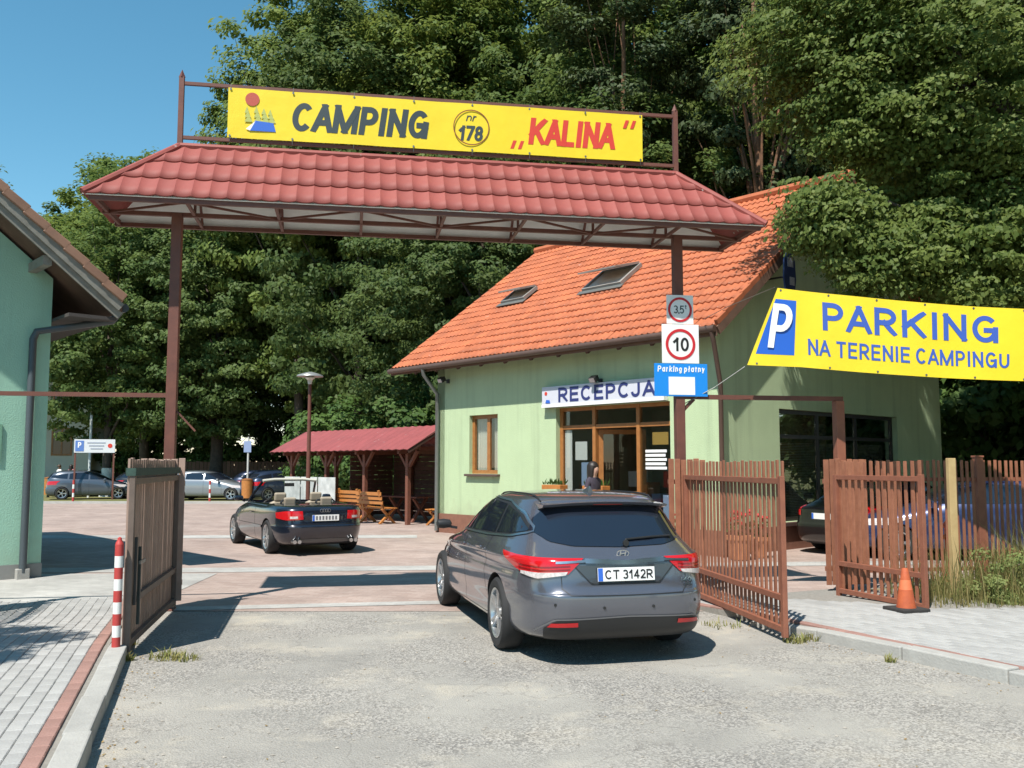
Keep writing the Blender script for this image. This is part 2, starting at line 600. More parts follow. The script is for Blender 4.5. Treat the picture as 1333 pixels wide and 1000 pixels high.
def wall_holes(mb, u0, u1, z0, z1, holes, thick, top=None, axis='y'):
    """wall slab in the plane (u, z): axis 'y' -> u runs along y at x=0, inward +x; axis 'x' -> u along x at y=0, inward +y"""
    us = sorted(set([u0, u1] + [h[0] for h in holes] + [h[1] for h in holes]))
    zs = sorted(set([z0, z1] + [h[2] for h in holes] + [h[3] for h in holes]))
    def pt(u, z, d):
        return (d, u, z) if axis == 'y' else (u, d, z)
    def solid(i, k):
        if i < 0 or k < 0 or i >= len(us) - 1 or k >= len(zs) - 1:
            return False
        cu, cz = (us[i] + us[i + 1]) / 2, (zs[k] + zs[k + 1]) / 2
        return not any(h[0] < cu < h[1] and h[2] < cz < h[3] for h in holes)
    for i in range(len(us) - 1):
        for k in range(len(zs) - 1):
            if not solid(i, k):
                continue
            a, b, c, d = us[i], us[i + 1], zs[k], zs[k + 1]
            for dd in (0, thick):
                mb.add([pt(a, c, dd), pt(b, c, dd), pt(b, d, dd), pt(a, d, dd)], [(0, 1, 2, 3)])
            for (di, dk, p, q) in ((-1, 0, (a, c), (a, d)), (1, 0, (b, c), (b, d)), (0, -1, (a, c), (b, c)), (0, 1, (a, d), (b, d))):
                if not solid(i + di, k + dk):
                    mb.add([pt(*p, 0), pt(*q, 0), pt(*q, thick), pt(*p, thick)], [(0, 1, 2, 3)])
    return mb

def ring(mb, x0, x1, z0, z1, w, y0, y1):
    """rectangular frame in x,z"""
    mb.box(x0, x0 + w, y0, y1, z0, z1)
    mb.box(x1 - w, x1, y0, y1, z0, z1)
    mb.box(x0 + w, x1 - w, y0, y1, z0, z0 + w)
    mb.box(x0 + w, x1 - w, y0, y1, z1 - w, z1)
    return mb

def disc(mb, x, z, r, y, n=40, t=0.004, r_in=0.0):
    if r_in:
        v, f = [], []
        for k in range(n):
            a = 2 * math.pi * k / n
            for rr, yy in ((r_in, y), (r, y), (r, y + t), (r_in, y + t)):
                v.append((x + rr * math.cos(a), yy, z + rr * math.sin(a)))
        for k in range(n):
            a, b = 4 * k, 4 * ((k + 1) % n)
            for q in range(4):
                q2 = (q + 1) % 4
                f.append((a + q, b + q, b + q2, a + q2))
        mb.add(v, f)
    else:
        mb.prism([(x + r * math.cos(2 * math.pi * k / n), z + r * math.sin(2 * math.pi * k / n)) for k in range(n)], y, y + t)
    return mb

# palette
GREEN_WALL = mat('green_plaster', (0.46, 0.575, 0.35), 0.9, var=0.05, vscale=1.2, streak=.42, bump=0.3, bscale=45)
CYAN_CAST_WALL = mat('cyan_cast_plaster', (0.34, 0.58, 0.45), 0.9, var=0.05, vscale=1.2, streak=.28, bump=0.3, bscale=45)  # green plaster with some of the left side's cyan cast put into it
PLINTH = mat('brown_plinth', (0.22, 0.10, 0.065), 0.85, var=0.15, vscale=8, bump=0.2)
ORANGE_TILE = mat('orange_clay_tile', (0.47, 0.132, 0.048), 0.75, c2=(0.34, 0.095, 0.04), vscale=2.5, rnd=0.13, spots=.25)
RED_TIN = mat('red_tile_sheet', (0.31, 0.078, 0.064), 0.62, c2=(0.24, 0.062, 0.052), vscale=3.0, rnd=0.06, spec=.3, spots=.7)
RED_TIN2 = mat('red_profile_sheet', (0.31, 0.075, 0.075), 0.6, c2=(0.24, 0.06, 0.06), vscale=2.0, spots=.2)
BROWN_STEEL = mat('brown_steel', (0.17, 0.062, 0.042), 0.55, c2=(0.12, 0.045, 0.033), vscale=6)
FENCE_BROWN = mat('red_brown_fence_paint', (0.36, 0.145, 0.08), 0.65, c2=(0.25, 0.092, 0.05), vscale=7, rnd=0.13)
FENCE_RAIL = mat('brown_fence_steel', (0.29, 0.108, 0.062), 0.6, c2=(0.21, 0.075, 0.045), vscale=7)
GREY_BROWN = mat('weathered_brown_board', (0.44, 0.31, 0.25), 0.75, c2=(0.33, 0.225, 0.18), vscale=6, rnd=0.12)
DARK_STEEL = mat('dark_green_steel', (0.03, 0.045, 0.045), 0.5, var=0.2)
WHITE_TIN = mat('white_soffit_sheet', (0.80, 0.80, 0.77), 0.5, var=0.1, vscale=2)
WHITE = mat('white_paint', (0.80, 0.80, 0.78), 0.5, var=0.04)
YELLOW = mat('yellow_banner_vinyl', (0.80, 0.60, 0.02), 0.5, var=0.06, vscale=1.5, bump=.25, bscale=5)
NAVY = mat('navy_print', (0.03, 0.04, 0.16), 0.5)
CHAR = mat('charcoal_print', (0.035, 0.05, 0.055), 0.5)
REDP = mat('red_print', (0.62, 0.05, 0.03), 0.5)
BLUEP = mat('blue_print', (0.03, 0.13, 0.55), 0.5)
BLUESIGN = mat('blue_sign_face', (0.01, 0.24, 0.72), 0.4)
WHITEP = mat('white_print', (0.82, 0.82, 0.82), 0.5)
SIGN_RED = mat('sign_red', (0.55, 0.02, 0.03), 0.45)
BLACK = mat('black', (0.012, 0.012, 0.013), 0.5)
WOODF = mat('oak_frame_wood', (0.40, 0.17, 0.05), 0.45, c2=(0.30, 0.12, 0.035), vscale=9)
DARKWOOD = mat('dark_brown_wood', (0.085, 0.04, 0.028), 0.75, c2=(0.055, 0.027, 0.02), vscale=8, rnd=0.1)
REDWOOD = mat('red_brown_wood', (0.20, 0.075, 0.045), 0.7, c2=(0.14, 0.05, 0.032), vscale=8)
ORANGEWOOD = mat('orange_varnished_wood', (0.50, 0.20, 0.05), 0.5, c2=(0.38, 0.14, 0.035), vscale=8)
BARK = mat('bark', (0.11, 0.085, 0.065), 0.95, c2=(0.06, 0.047, 0.037), vscale=6, bump=0.6, bscale=14)
PINEBARK = mat('pine_bark', (0.30, 0.15, 0.08), 0.95, c2=(0.14, 0.08, 0.05), vscale=4, bump=0.6, bscale=14)
GREY_ZINC = mat('grey_gutter', (0.20, 0.21, 0.20), 0.4, metal=0.4, var=0.1)
BROWN_GUT = mat('brown_gutter', (0.10, 0.06, 0.045), 0.45, var=0.1)
CONCRETE = mat('kerb_concrete', (0.42, 0.41, 0.38), 0.9, c2=(0.33, 0.32, 0.30), vscale=5, bump=0.25, bscale=50, rnd=0.08)
GREYBLOCK = mat('grey_paving_block', (0.38, 0.375, 0.36), 0.9, c2=(0.31, 0.305, 0.295), vscale=3, bump=0.3, bscale=60, rnd=0.10)
REDBLOCK = mat('red_paving_block', (0.32, 0.185, 0.155), 0.9, c2=(0.26, 0.145, 0.12), vscale=3, bump=0.3, bscale=60, rnd=0.12)
RUBBER = mat('tyre_rubber', (0.018, 0.018, 0.019), 0.8, var=0.2)
ALLOY = mat('alloy_rim', (0.55, 0.56, 0.57), 0.28, metal=0.9)
CHROME = mat('chrome', (0.70, 0.70, 0.70), 0.28, metal=1.0)
CARGLASS = mat('sky_tinted_glass', (0.012, 0.016, 0.026), 0.03, spec=1.0)  # dark tint, with a slight blue standing in for reflected sky
BLACKPL = mat('black_plastic', (0.02, 0.02, 0.021), 0.45)
REDLENS = mat('red_lamp_lens', (0.50, 0.008, 0.012), 0.12, coat=0.6)
WHITELENS = mat('clear_lamp_lens', (0.55, 0.50, 0.49), 0.12, coat=0.6, var=.3, vscale=40)
GLASS = glass_mat('window_glass', (0.88, 0.90, 0.88), .05)
DGLASS = glass_mat('dark_shop_glass', (0.82, 0.85, 0.83), .20)
SCREENGLASS = glass_mat('windscreen_glass', (0.92, 0.95, 0.94), .04)

# ================================================================== SETTING
def sheet(name, pts, z, m):
    me = bpy.data.meshes.new(name)
    me.from_pydata([(x, y, z) for x, y in pts], [], [tuple(range(len(pts)))])
    me.materials.append(m)
    return obj(name, me)

GRASSM = mat('dry_lawn', (0.115, 0.13, 0.045), 1.0, c2=(0.21, 0.19, 0.09), vscale=0.5, bump=0.6, bscale=8, spec=0.1)
struct(sheet('terrain', [(-500, -300), (500, -300), (500, 700), (-500, 700)], -0.05, GRASSM), 'lawn and forest floor around the campsite')
struct(sheet('road', [(-16, -14), (16, -14), (16, 10.95), (-16, 10.95)], 0.0, road_mat()), 'worn dusty grey asphalt drive up to the gateway')
COURT = paving_mat('red_block_paving', (0.385, 0.30, 0.262), (0.325, 0.242, 0.208), (0.23, 0.185, 0.165), 5.0, 1.0, 0.5, 0.17)
GREYP = paving_mat('grey_block_paving', (0.42, 0.41, 0.385), (0.36, 0.35, 0.33), (0.25, 0.24, 0.23), 5.0, 1.0, 0.5, 0.326)
struct(sheet('courtyard', [(-40, 10.9), (30, 10.9), (30, 40.5), (-40, 40.5)], 0.004, COURT), 'red-brown block paved courtyard behind the gateway')
struct(sheet('paved_strip', [(-40, 14.6), (-4.6, 14.75), (7, 15.9), (7, 16.5), (-4.7, 15.4), (-40, 15.2)], 0.009, GREYP), 'pale grey paved band crossing the courtyard')
struct(sheet('paved_strip', [(-40, 21.0), (-2.2, 21.6), (-2.3, 22.5), (-40, 21.9)], 0.009, GREYP), 'pale grey paved band behind the convertible')
struct(sheet('forecourt', [(-16, 11.2), (-4.4, 11.2), (-4.6, 14.6), (-16, 14.4)], 0.009, GREYP), 'grey paved forecourt beside the left green building')
struct(sheet('paved_strip', [(-4.0, 10.9), (2.2, 11.95), (2.15, 12.2), (-4.05, 11.2)], 0.009, GREYP), 'grey paved threshold line under the gateway roof')
struct(sheet('parking_lane', [(-60, 40.5), (10, 40.5), (10, 44.5), (-60, 44.5)], -0.04, mat('pale_gravel', (0.36, 0.35, 0.30), 0.95, c2=(0.28, 0.27, 0.22), vscale=0.8)), 'pale gravel lane in front of the parked cars')
# raised kerb between courtyard and lawn
kb = MB()
kb.box(-40, -3, 40.5, 40.65, -0.1, 0.10)
struct(kb.build('kerb', CONCRETE), 'low kerb along the far lawn edge')

def block_mesh(name, m, w, l, h=0.08, c=0.006):
    mb = MB()
    x, y = w / 2, l / 2
    v = [(-x, -y, -h), (x, -y, -h), (x, y, -h), (-x, y, -h), (-x, -y, -c), (x, -y, -c), (x, y, -c), (-x, y, -c), (-x + c, -y + c, 0), (x - c, -y + c, 0), (x - c, y - c, 0), (-x + c, y - c, 0)]
    f = [(8, 9, 10, 11)]
    for i in range(4):
        k = (i + 1) % 4
        f += [(i, k, k + 4, i + 4), (i + 4, k + 4, k + 8, i + 8)]
    mb.add(v, f)
    return mb.mesh(name, m)

def pavement(loc, rz, x0, x1, y0, y1, zt, red, label, inside=None):
    """base sheet plus laid blocks; the nearest 300 are single parts, the rest joined"""
    mb = MB()
    ys = [y0 + (y1 - y0) * k / 24 for k in range(25)]
    v = []
    for y in ys:
        v += [(x0, y, zt(y) - 0.02), (x1, y, zt(y) - 0.02), (x1, y, -0.1), (x0, y, -0.1)]
    f = []
    for k in range(24):
        a = 4 * k
        f += [(a, a + 1, a + 5, a + 4), (a + 1, a + 2, a + 6, a + 5), (a + 3, a, a + 4, a + 7)]
    f += [(0, 3, 2, 1), (96, 97, 98, 99)]
    mb.add(v, f)
    base = mb.build('pavement', mat('joint_sand', (0.24, 0.225, 0.20), 1.0, var=0.2, vscale=20), loc=loc, rot=(0, 0, rz))
    struct(base, label)
    gm = block_mesh('paving_block', GREYBLOCK, 0.097, 0.197)
    rm = block_mesh('edging_block', REDBLOCK, 0.097, 0.197)
    M = Matrix.Translation(loc) @ Matrix.Rotation(rz, 4, 'Z')
    cells = []
    nx = int((x1 - x0) / 0.1 + 0.5)
    for i in range(nx):
        x = x0 + 0.05 + i * 0.1
        off = 0.1 if i % 2 else 0.0
        y = y0 + 0.1 + off
        while y < y1 - 0.09:
            isred = red(x)
            w = M @ Vector((x, y, zt(y)))
            if inside is None or inside(w):
                vis = w.y > 4.6 and abs(w.x) / w.y < 0.585
                cells.append((w.length if vis else 100 + w.length, x, y, isred))
            y += 0.2
    cells.sort()
    rest = {False: MB(), True: MB()}
    for k, (d, x, y, isred) in enumerate(cells):
        dz = R.uniform(-0.002, 0.002)
        sl_ = (zt(y + 0.05) - zt(y - 0.05)) / 0.1
        rot = (R.uniform(-0.008, 0.008) + math.atan(sl_), R.uniform(-0.008, 0.008), R.uniform(-0.006, 0.006))
        if k < 300:
            o = obj('edging_block' if isred else 'paving_block', rm if isred else gm, base, (x, y, zt(y) + dz), rot)
        else:
            MM = Matrix.LocRotScale(Vector((x, y, zt(y) + dz)), Euler(rot), None)
            src = rm if isred else gm
            rest[isred].add([MM @ vv.co for vv in src.vertices], [tuple(p.vertices) for p in src.polygons])
    for isred, q in rest.items():
        if q.v:
            o = q.build('edging_course' if isred else 'block_paving', REDBLOCK if isred else GREYBLOCK, base)
            o['kind'] = 'stuff'
    return base

def ztl(y):
    t = min(1, max(0, (y + 0.1) / 3.2))
    return 0.115 - 0.10 * (t * t * (3 - 2 * t))
pavement((-3.36, 8.2, 0), 0.326, -3.4, -0.16, -4.4, 4.2, ztl, lambda x: x > -0.27, 'grey block pavement with red edging along the left kerb')
def ztr(y):
    return 0.105 - 0.05 * min(1, max(0, (y - 0.8) / 1.5))
pavement((2.86, 9.3, 0), 0.467, 0.16, 4.4, -4.2, 2.3, ztr, lambda x: x < 0.27, 'pale block pavement with red edging along the right kerb',
         inside=lambda w: w.y < 10.45 + max(0, (4.75 - w.x)) * 0.7)

def kerb(loc, rz, x0, x1, spans, label):
    mb = MB()
    ya, yb = spans[0][0], spans[-1][1]
    mb.box(x0 + 0.02, x1 - 0.02, ya, yb, -0.2, -0.012)
    base = struct(mb.build('kerb', CONCRETE, loc=loc, rot=(0, 0, rz)), label)
    for a, b, h0, h1 in spans:
        q = MB()
        q.box(x0, x1, a + 0.004, b - 0.004, -0.1, h0)
        q.v = [(x, y, (z if z < 0 else (h0 if y < (a + b) / 2 else h1)) + 0) for x, y, z in q.v]
        o = q.build('kerb_stone', CONCRETE, base, rot=(R.uniform(-.004, .004), R.uniform(-.006, .006), R.uniform(-.006, .006)), bevel=0.012)
    return base
kerb((-3.36, 8.2, 0), 0.326, -0.155, 0.0, [(-4.6, -3.65, .12, .12), (-3.65, -2.7, .12, .12), (-2.7, -1.75, .12, .12), (-1.75, -.8, .12, .12), (-.8, .1, .12, .115), (.1, 1.0, .115, .06), (1.0, 2.0, .06, .02)], 'concrete kerb stones along the left pavement')
kerb((2.86, 9.3, 0), 0.467, 0.0, 0.155, [(-4.2, -3.2, .11, .11), (-3.2, -2.2, .11, .11), (-2.2, -1.2, .11, .11), (-1.2, -.2, .11, .10), (-.2, .75, .10, .05)], 'concrete kerb stones along the right pavement')
struct(sheet('verge', [(4.72, 10.45), (16, 10.9), (16, 17), (4.72, 12.45)], 0.05, mat('dry_soil', (0.24, 0.19, 0.12), 1.0, c2=(0.13, 0.13, 0.06), vscale=3, bump=0.6)), 'dry weedy verge in front of the picket fence')

# ================================================================== GATEWAY
GA = math.atan2(1.1, 6.27)
GL = (-4.07, 11.0, 0.0)
SPAN = 6.366
gw = thing('gateway', 'brown steel gateway with red tiled canopy roof spanning the drive', 'gateway', GL, GA)
def gpt(x, y=0, z=0):
    return Matrix.Translation(GL) @ Matrix.Rotation(GA, 4, 'Z') @ Vector((x, y, z))
for x in (0.0, SPAN):
    p = MB()
    p.box(x - .06, x + .06, -.06, .06, 0.0, 4.74)
    p.box(x - .11, x + .11, -.11, .11, 0.0, 0.02)
    p.build('post', BROWN_STEEL, gw, bevel=0.006)
    q = MB()
    q.box(x - .03, x + .03, -.03, .03, 5.52, 6.46)
    q.lathe([(.042, 6.46), (.001, 6.56)], 4, (x, 0, 0))
    q.build('finial_post', BROWN_STEEL, gw)
for z in (5.70, 6.385):
    q = MB()
    q.box(.03, SPAN - .03, -.02, .02, z - .02, z + .02)
    q.build('banner_rail', BROWN_STEEL, gw)
XA, XB, HD, EZ, RZ = -0.92, SPAN + 0.97, 0.65, 4.76, 5.58
# canopy steelwork
for y, z in ((-HD + .05, EZ - .03), (0, EZ - .03), (HD - .05, EZ - .03)):
    q = MB()
    q.bar((XA + .06, y, z), (XB - .06, y, z), .05, .05)
    q.build('eave_beam', BROWN_STEEL, gw)
q = MB(); q.bar((0, 0, RZ - .11), (SPAN, 0, RZ - .11), .05, .05); q.build('ridge_beam', BROWN_STEEL, gw)
nT = 9
for k in range(nT):
    x = XA + .12 + (XB - XA - .24) * k / (nT - 1)
    q = MB()
    zr = RZ - .14
    inset = max(0, 0 - x, x - SPAN) / 0.95
    zr = zr - (RZ - EZ) * inset
    q.bar((x, -HD + .05, EZ - .03), (x, HD - .05, EZ - .03), .035, .035)
    q.bar((x, -HD + .08, EZ), (x, 0, max(zr, EZ)), .03, .03)
    q.bar((x, HD - .08, EZ), (x, 0, max(zr, EZ)), .03, .03)
    q.bar((x, 0, EZ - .03), (x, 0, max(zr, EZ + .02)), .03, .03)
    if k < nT - 1:
        x2 = XA + .12 + (XB - XA - .24) * (k + 1) / (nT - 1)
        if k % 2:
            q.bar((x, -HD + .05, EZ - .035), (x2, 0, EZ - .035), .025, .025)
        else:
            q.bar((x, 0, EZ - .035), (x2, -HD + .05, EZ - .035), .025, .025)
    q.build('roof_truss', BROWN_STEEL, gw)
# sheets below the tiles (white underside)
TL = math.hypot(HD, RZ - EZ)
T_ = Vector((0, HD, RZ - EZ)) / TL
N_ = Vector((1, 0, 0)).cross(T_)
def slab4(name, pts, nrm, t, m, parent):
    a = [Vector(p) for p in pts]
    n = Vector(nrm) * t
    k = len(a)
    v = a + [p - n for p in a]
    f = [tuple(range(k)), tuple(reversed(range(k, 2 * k)))] + [(i, i + k, (i + 1) % k + k, (i + 1) % k) for i in range(k)]
    mb = MB(); mb.add(v, f)
    return mb.build(name, m, parent)
crn = {'fl': (XA, -HD, EZ), 'fr': (XB, -HD, EZ), 'bl': (XA, HD, EZ), 'br': (XB, HD, EZ), 'rl': (0, 0, RZ), 'rr': (SPAN, 0, RZ)}
NB = Vector((0, -N_.y, N_.z))
cover = slab4('roof_sheet', [crn['fl'], crn['fr'], crn['rr'], crn['rl']], N_, .012, WHITE_TIN, gw)
slab4('back_roof_sheet', [crn['br'], crn['bl'], crn['rl'], crn['rr']], NB, .012, WHITE_TIN, gw)
for nm, tri in (('hip_sheet', ['bl', 'fl', 'rl']), ('hip_sheet', ['fr', 'br', 'rr'])):
    a, b, c = [Vector(crn[k]) for k in tri]
    n = (b - a).cross(c - a).normalized()
    slab4(nm, [p + n * .006 for p in (a, b, c)], n, .012, RED_TIN, gw)
up = [Vector(crn[k]) + NB * .012 for k in ('br', 'bl', 'rl', 'rr')]
slab4('back_roof_skin', up, NB, .010, RED_TIN, gw)
# pressed metal tiles of the front slope
def tile_mesh(name, w, l, amp, lift, m, seg=8, lip=0.02, pantile=False):
    v, f = [], []
    for j, t in enumerate((0, 0.5, 1.0)):
        for i in range(seg + 1):
            a = i / seg
            if pantile:
                h = amp * (0.5 - 0.5 * math.cos(4 * math.pi * a))
            else:
                h = amp * abs(1 - 2 * a) ** 2.2
            v.append((a * w, t * l, h + lift * (1 - t)))
    n = seg + 1
    for j in range(2):
        for i in range(seg):
            f.append((j * n + i, j * n + i + 1, (j + 1) * n + i + 1, (j + 1) * n + i))
    o = len(v)
    for i in range(n):
        v.append((v[i][0], 0.0, v[i][2] - lip))
    for i in range(seg):
        f.append((o + i, o + i + 1, i + 1, i))
    me = bpy.data.meshes.new(name)
    me.from_pydata(v, [], f)
    me.materials.append(m)
    for p in me.polygons[:2 * seg]:
        p.use_smooth = True
    return me
rows, cw = 3, 0.2
rl = TL / rows
tm = tile_mesh('metal_tile', cw, rl + .01, .020, .015, RED_TIN, seg=12, lip=.015)
ncol = int(math.ceil((XB - XA) / cw))
cw_ = (XB - XA) / ncol
for r in range(rows):
    for c in range(ncol):
        a0, t0 = XA + c * cw_, r * rl
        # hip limits at this height
        def lim(t):
            return XA + (0 - XA) * t / TL, XB + (SPAN - XB) * t / TL
        lo0, hi0 = lim(t0); lo1, hi1 = lim(t0 + rl)
        if a0 + cw_ < lo0 + .02 or a0 > hi0 - .02:
            continue
        me = tm
        if a0 < lo1 or a0 + cw_ > hi1:
            bm = bmesh.new(); bm.from_mesh(tm)
            for (x0, x1, sgn) in ((lo0, lo1, 1), (hi0, hi1, -1)):
                p0 = Vector((x0 - a0, 0, 0)); dv = Vector((x1 - x0, rl, 0))
                no = Vector((dv.y, -dv.x, 0)).normalized() * sgn
                bmesh.ops.bisect_plane(bm, geom=bm.verts[:] + bm.edges[:] + bm.faces[:], plane_co=p0, plane_no=no, clear_inner=True)
            if len(bm.faces) == 0:
                bm.free(); continue
            me = bpy.data.meshes.new('metal_tile'); bm.to_mesh(me); bm.free()
            me.materials.clear(); me.materials.append(RED_TIN)
        o = obj('metal_tile', me, cover)
        base = Vector((a0, -HD, EZ)) + T_ * t0 + N_ * .004
        o.matrix_local = Matrix.Translation(base) @ Matrix(((1, T_.x, N_.x), (0, T_.y, N_.y), (0, T_.z, N_.z))).to_4x4()
# ridge and hip caps, pale streaks of droppings are left to the sheet
def cap(p, q, name):
    mb = MB(); mb.path([p, q], .045, 8)
    return mb.build(name, RED_TIN, cover, smooth=True)
cap((0, 0, RZ + .01), (SPAN, 0, RZ + .01), 'ridge_cap')
for a, b in (('rl', 'fl'), ('rr', 'fr'), ('rl', 'bl'), ('rr', 'br')):
    pa, pb = Vector(crn[a]), Vector(crn[b])
    cap(pa + Vector((0, 0, .012)), pb + Vector((0, 0, .02)), 'hip_cap')
# side bars and right wicket frame
WX = 2.26
q = MB(); q.box(-4.2, -.06, -.025, .025, 2.50, 2.55); q.build('side_bar', BROWN_STEEL, gw)
q = MB(); q.box(SPAN + .06, SPAN + WX + .06, -.03, .03, 2.56, 2.62); q.build('side_bar', BROWN_STEEL, gw)
q = MB(); q.box(SPAN + WX - .06, SPAN + WX + .06, -.06, .06, 0, 2.56); q.build('wicket_post', FENCE_RAIL, gw, bevel=.005)
q = MB(); q.bar((.05, 0, 2.35), (.28, 0, 2.1), .02, .02); q.bar((SPAN + .06, 0, 2.42), (SPAN + .2, 0, 2.56), .04, .04); q.build('corner_plate', BROWN_STEEL, gw)
# board cladding round the foot of each post
def cladding(x, xo, n, m, h=1.77):
    for k in range(n):
        b = MB()
        b.box(x + xo + k * .085, x + xo + k * .085 + .072, -.12, -.098, .12, h + R.uniform(-.012, .012))
        b.build('cladding_board', m, gw, bevel=.004)
    b = MB(); b.box(x + xo, x + xo + n * .085 - .013, -.098, -.07, .3, .36); b.box(x + xo, x + xo + n * .085 - .013, -.098, -.07, 1.45, 1.51)
    b.build('cladding_rail', m, gw)
cladding(0, -.30, 6, GREY_BROWN)
cladding(SPAN, -.2, 6, FENCE_BROWN)
cladding(SPAN + WX, -.3, 7, FENCE_BROWN)

def gate_leaf(label, hinge, free, h, style, mboard, mframe, lower=0.40, z0=0.09):
    hx, hy = hinge; fx, fy = free
    L = math.hypot(fx - hx, fy - hy)
    g = thing('gate_leaf', label, 'gate', (hx, hy, 0), math.atan2(fy - hy, fx - hx))
    top = h - .17
    for x in (0.03, L - .03):
        q = MB(); q.box(x - .03, x + .03, -.025, .025, z0 - .04, top + (.0 if x < 1 else .02)); q.build('stile', mframe, g, bevel=.004)
    for z in (z0 + .03, lower, top - .03):
        q = MB(); q.box(.06, L - .06, -.022, .022, z - .03, z + .03); q.build('rail', mframe, g, bevel=.004)
    if style == 'boards':
        w, gap, side = .086, .016, -0.026
    else:
        w, gap, side = .042, .068, 0.045
    n = int((L - .06) / (w + gap))
    st = (L - .04) / n
    for k in range(n):
        x = .02 + (k + .5) * st
        b = MB()
        zt = h + R.uniform(-.01, .01)
        ya, yb = (side - .022, side) if style == 'boards' else (side - .02, side + .0)
        b.box(x - w / 2, x + w / 2, ya, yb, z0, zt)
        b.build('board' if style == 'boards' else 'picket', mboard, g, rot=(0, R.uniform(-.003, .003), 0), bevel=.003)
    return g, L
gl, L = gate_leaf('solid brown board gate leaf standing open beside the left kerb', (-3.95, 10.95), (-3.40, 8.30), 1.75, 'boards', GREY_BROWN, mat('grey_brown_steel', (.15, .11, .09), .55, var=.2), lower=.48)
q = MB()
q.box(L - .30, L - .255, .025, .05, .25, .95); q.build('drop_bolt', DARK_STEEL, gl)
q = MB(); q.box(L - .42, L - .16, .051, .066, .80, .83); q.build('latch_bar', GREY_ZINC, gl)
q = MB(); q.box(L - .10, L - .065, .026, .05, .45, 1.05); q.build('lock_plate', BLACKPL, gl)
gate_leaf('large red-brown picket gate leaf open beside the silver-grey estate car', (2.22, 11.92), (2.62, 8.98), 1.74, 'pickets', FENCE_BROWN, FENCE_RAIL, lower=.42)
gate_leaf('small red-brown picket wicket leaf open behind the traffic cone', (4.12, 11.85), (4.62, 10.42), 1.74, 'pickets', FENCE_BROWN, FENCE_RAIL, lower=.46)
cladding(-WX, -.3, 6, GREY_BROWN)
q = MB(); q.box(-WX - .06, -WX + .06, -.06, .06, 0, 2.50); q.build('wicket_post', FENCE_RAIL, gw, bevel=.005)
gate_leaf('brown picket wicket leaf left of the left pavement', (-6.15, 10.45), (-5.75, 9.05), 1.74, 'pickets', GREY_BROWN, FENCE_RAIL, lower=.46)
# strap tied round the left leaf
sp = MB()
hx, hy = gl.location.x, gl.location.y
sp.box(.0, L + .01, -.058, -.052, 1.60, 1.67); sp.box(.0, L + .01, .028, .034, 1.60, 1.67); sp.box(L + .003, L + .010, -.058, .034, 1.60, 1.67); sp.box(-.30, .0, .028, .034, 1.615, 1.665)
st_ = sp.build('strap', mat('green_webbing', (0.035, 0.075, 0.06), .8, var=.2, vscale=20), loc=gl.location, rot=gl.rotation_euler)
tag(st_, 'dark green strap tied around the top of the left gate leaf', 'strap')

# picket fence on the right
fx0 = gpt(SPAN + WX + .12)
fe = thing('picket_fence', 'red-brown picket fence behind the weeds on the right', 'fence', (fx0.x, fx0.y, 0), GA)
FL_ = 8.4
for z in (.28, 1.50):
    q = MB(); q.box(0, FL_, -.02, .02, z - .025, z + .025); q.build('rail', FENCE_RAIL, fe)
for k in range(int(FL_ / .085)):
    x = .06 + k * .085
    q = MB(); q.box(-.019, .019, -.042, -.021, .12, 1.76 + R.uniform(-.012, .012))
    q.build('picket', FENCE_BROWN, fe, loc=(x, 0, 0), rot=(0, R.uniform(-.006, .006), 0), bevel=.003)
for x in (1.95, 3.95, 5.95, 7.95):
    q = MB(); q.box(x - .05, x + .05, -.05, .05, 0, 1.80); q.box(x - .06, x + .06, -.06, .06, 1.80, 1.825); q.build('post', FENCE_RAIL, fe, bevel=.004)
q = MB(); q.box(-.05, .05, -.03, .03, 0, 1.78)
tag(q.build('wooden_stake', mat('pale_raw_wood', (0.52, 0.38, 0.18), .8, c2=(.42, .29, .13), vscale=7), loc=(5.42, 11.45, 0.0), rot=(0, 0.006, .2), bevel=.005), 'pale raw wooden stake standing against the picket fence', 'stake')

# ---- banner above the canopy
bn = thing('camping_banner', 'long yellow banner reading CAMPING and KALINA above the canopy roof', 'banner', gpt(.56, -.045, 5.72), GA)
BL_, BH = 5.33, .635
q = MB()
nx = 60
v, f = [], []
def wv_top(x, z):
    return .006 * math.sin(x * 3.1) + .004 * math.sin(x * 7.3 + z * 3)
for i in range(nx + 1):
    for j in range(5):
        x, z = BL_ * i / nx, BH * j / 4
        v.append((x, wv_top(x, z), z))
for i in range(nx):
    for j in range(4):
        f.append((i * 5 + j, (i + 1) * 5 + j, (i + 1) * 5 + j + 1, i * 5 + j + 1))
q.add(v, f)
sheet_o = q.build('cloth', YELLOW, bn, smooth=True)
so = sheet_o.modifiers.new('thick', 'SOLIDIFY'); so.thickness = .003; so.offset = 1; sheet_o.modifiers.new('split', 'EDGE_SPLIT')
wf = lambda x, z, y: (x, wv_top(x, z) + y, z)
lettering('lettering', 'CAMPING', CHAR, bn, -.006, (.76, 2.50, .13, .50), sw=.20, shear=.16, warp=wf, gap=.40)
lettering('lettering', 'KALINA', REDP, bn, -.006, (3.78, 4.98, .14, .50), sw=.19, shear=.16, warp=wf, gap=.42)
lettering('lettering', 'nr', CHAR, bn, -.006, (2.96, 3.11, .40, .50), sw=.14, shear=.2, warp=wf)
lettering('lettering', '178', CHAR, bn, -.006, (2.86, 3.19, .14, .34), sw=.19, shear=.12, warp=wf, gap=.32)
q = MB(); disc(q, 3.03, .315, .235, -.018, r_in=.222, t=.003); q.build('number_ring', mat('brown_print', (.22, .06, .02), .5), bn)
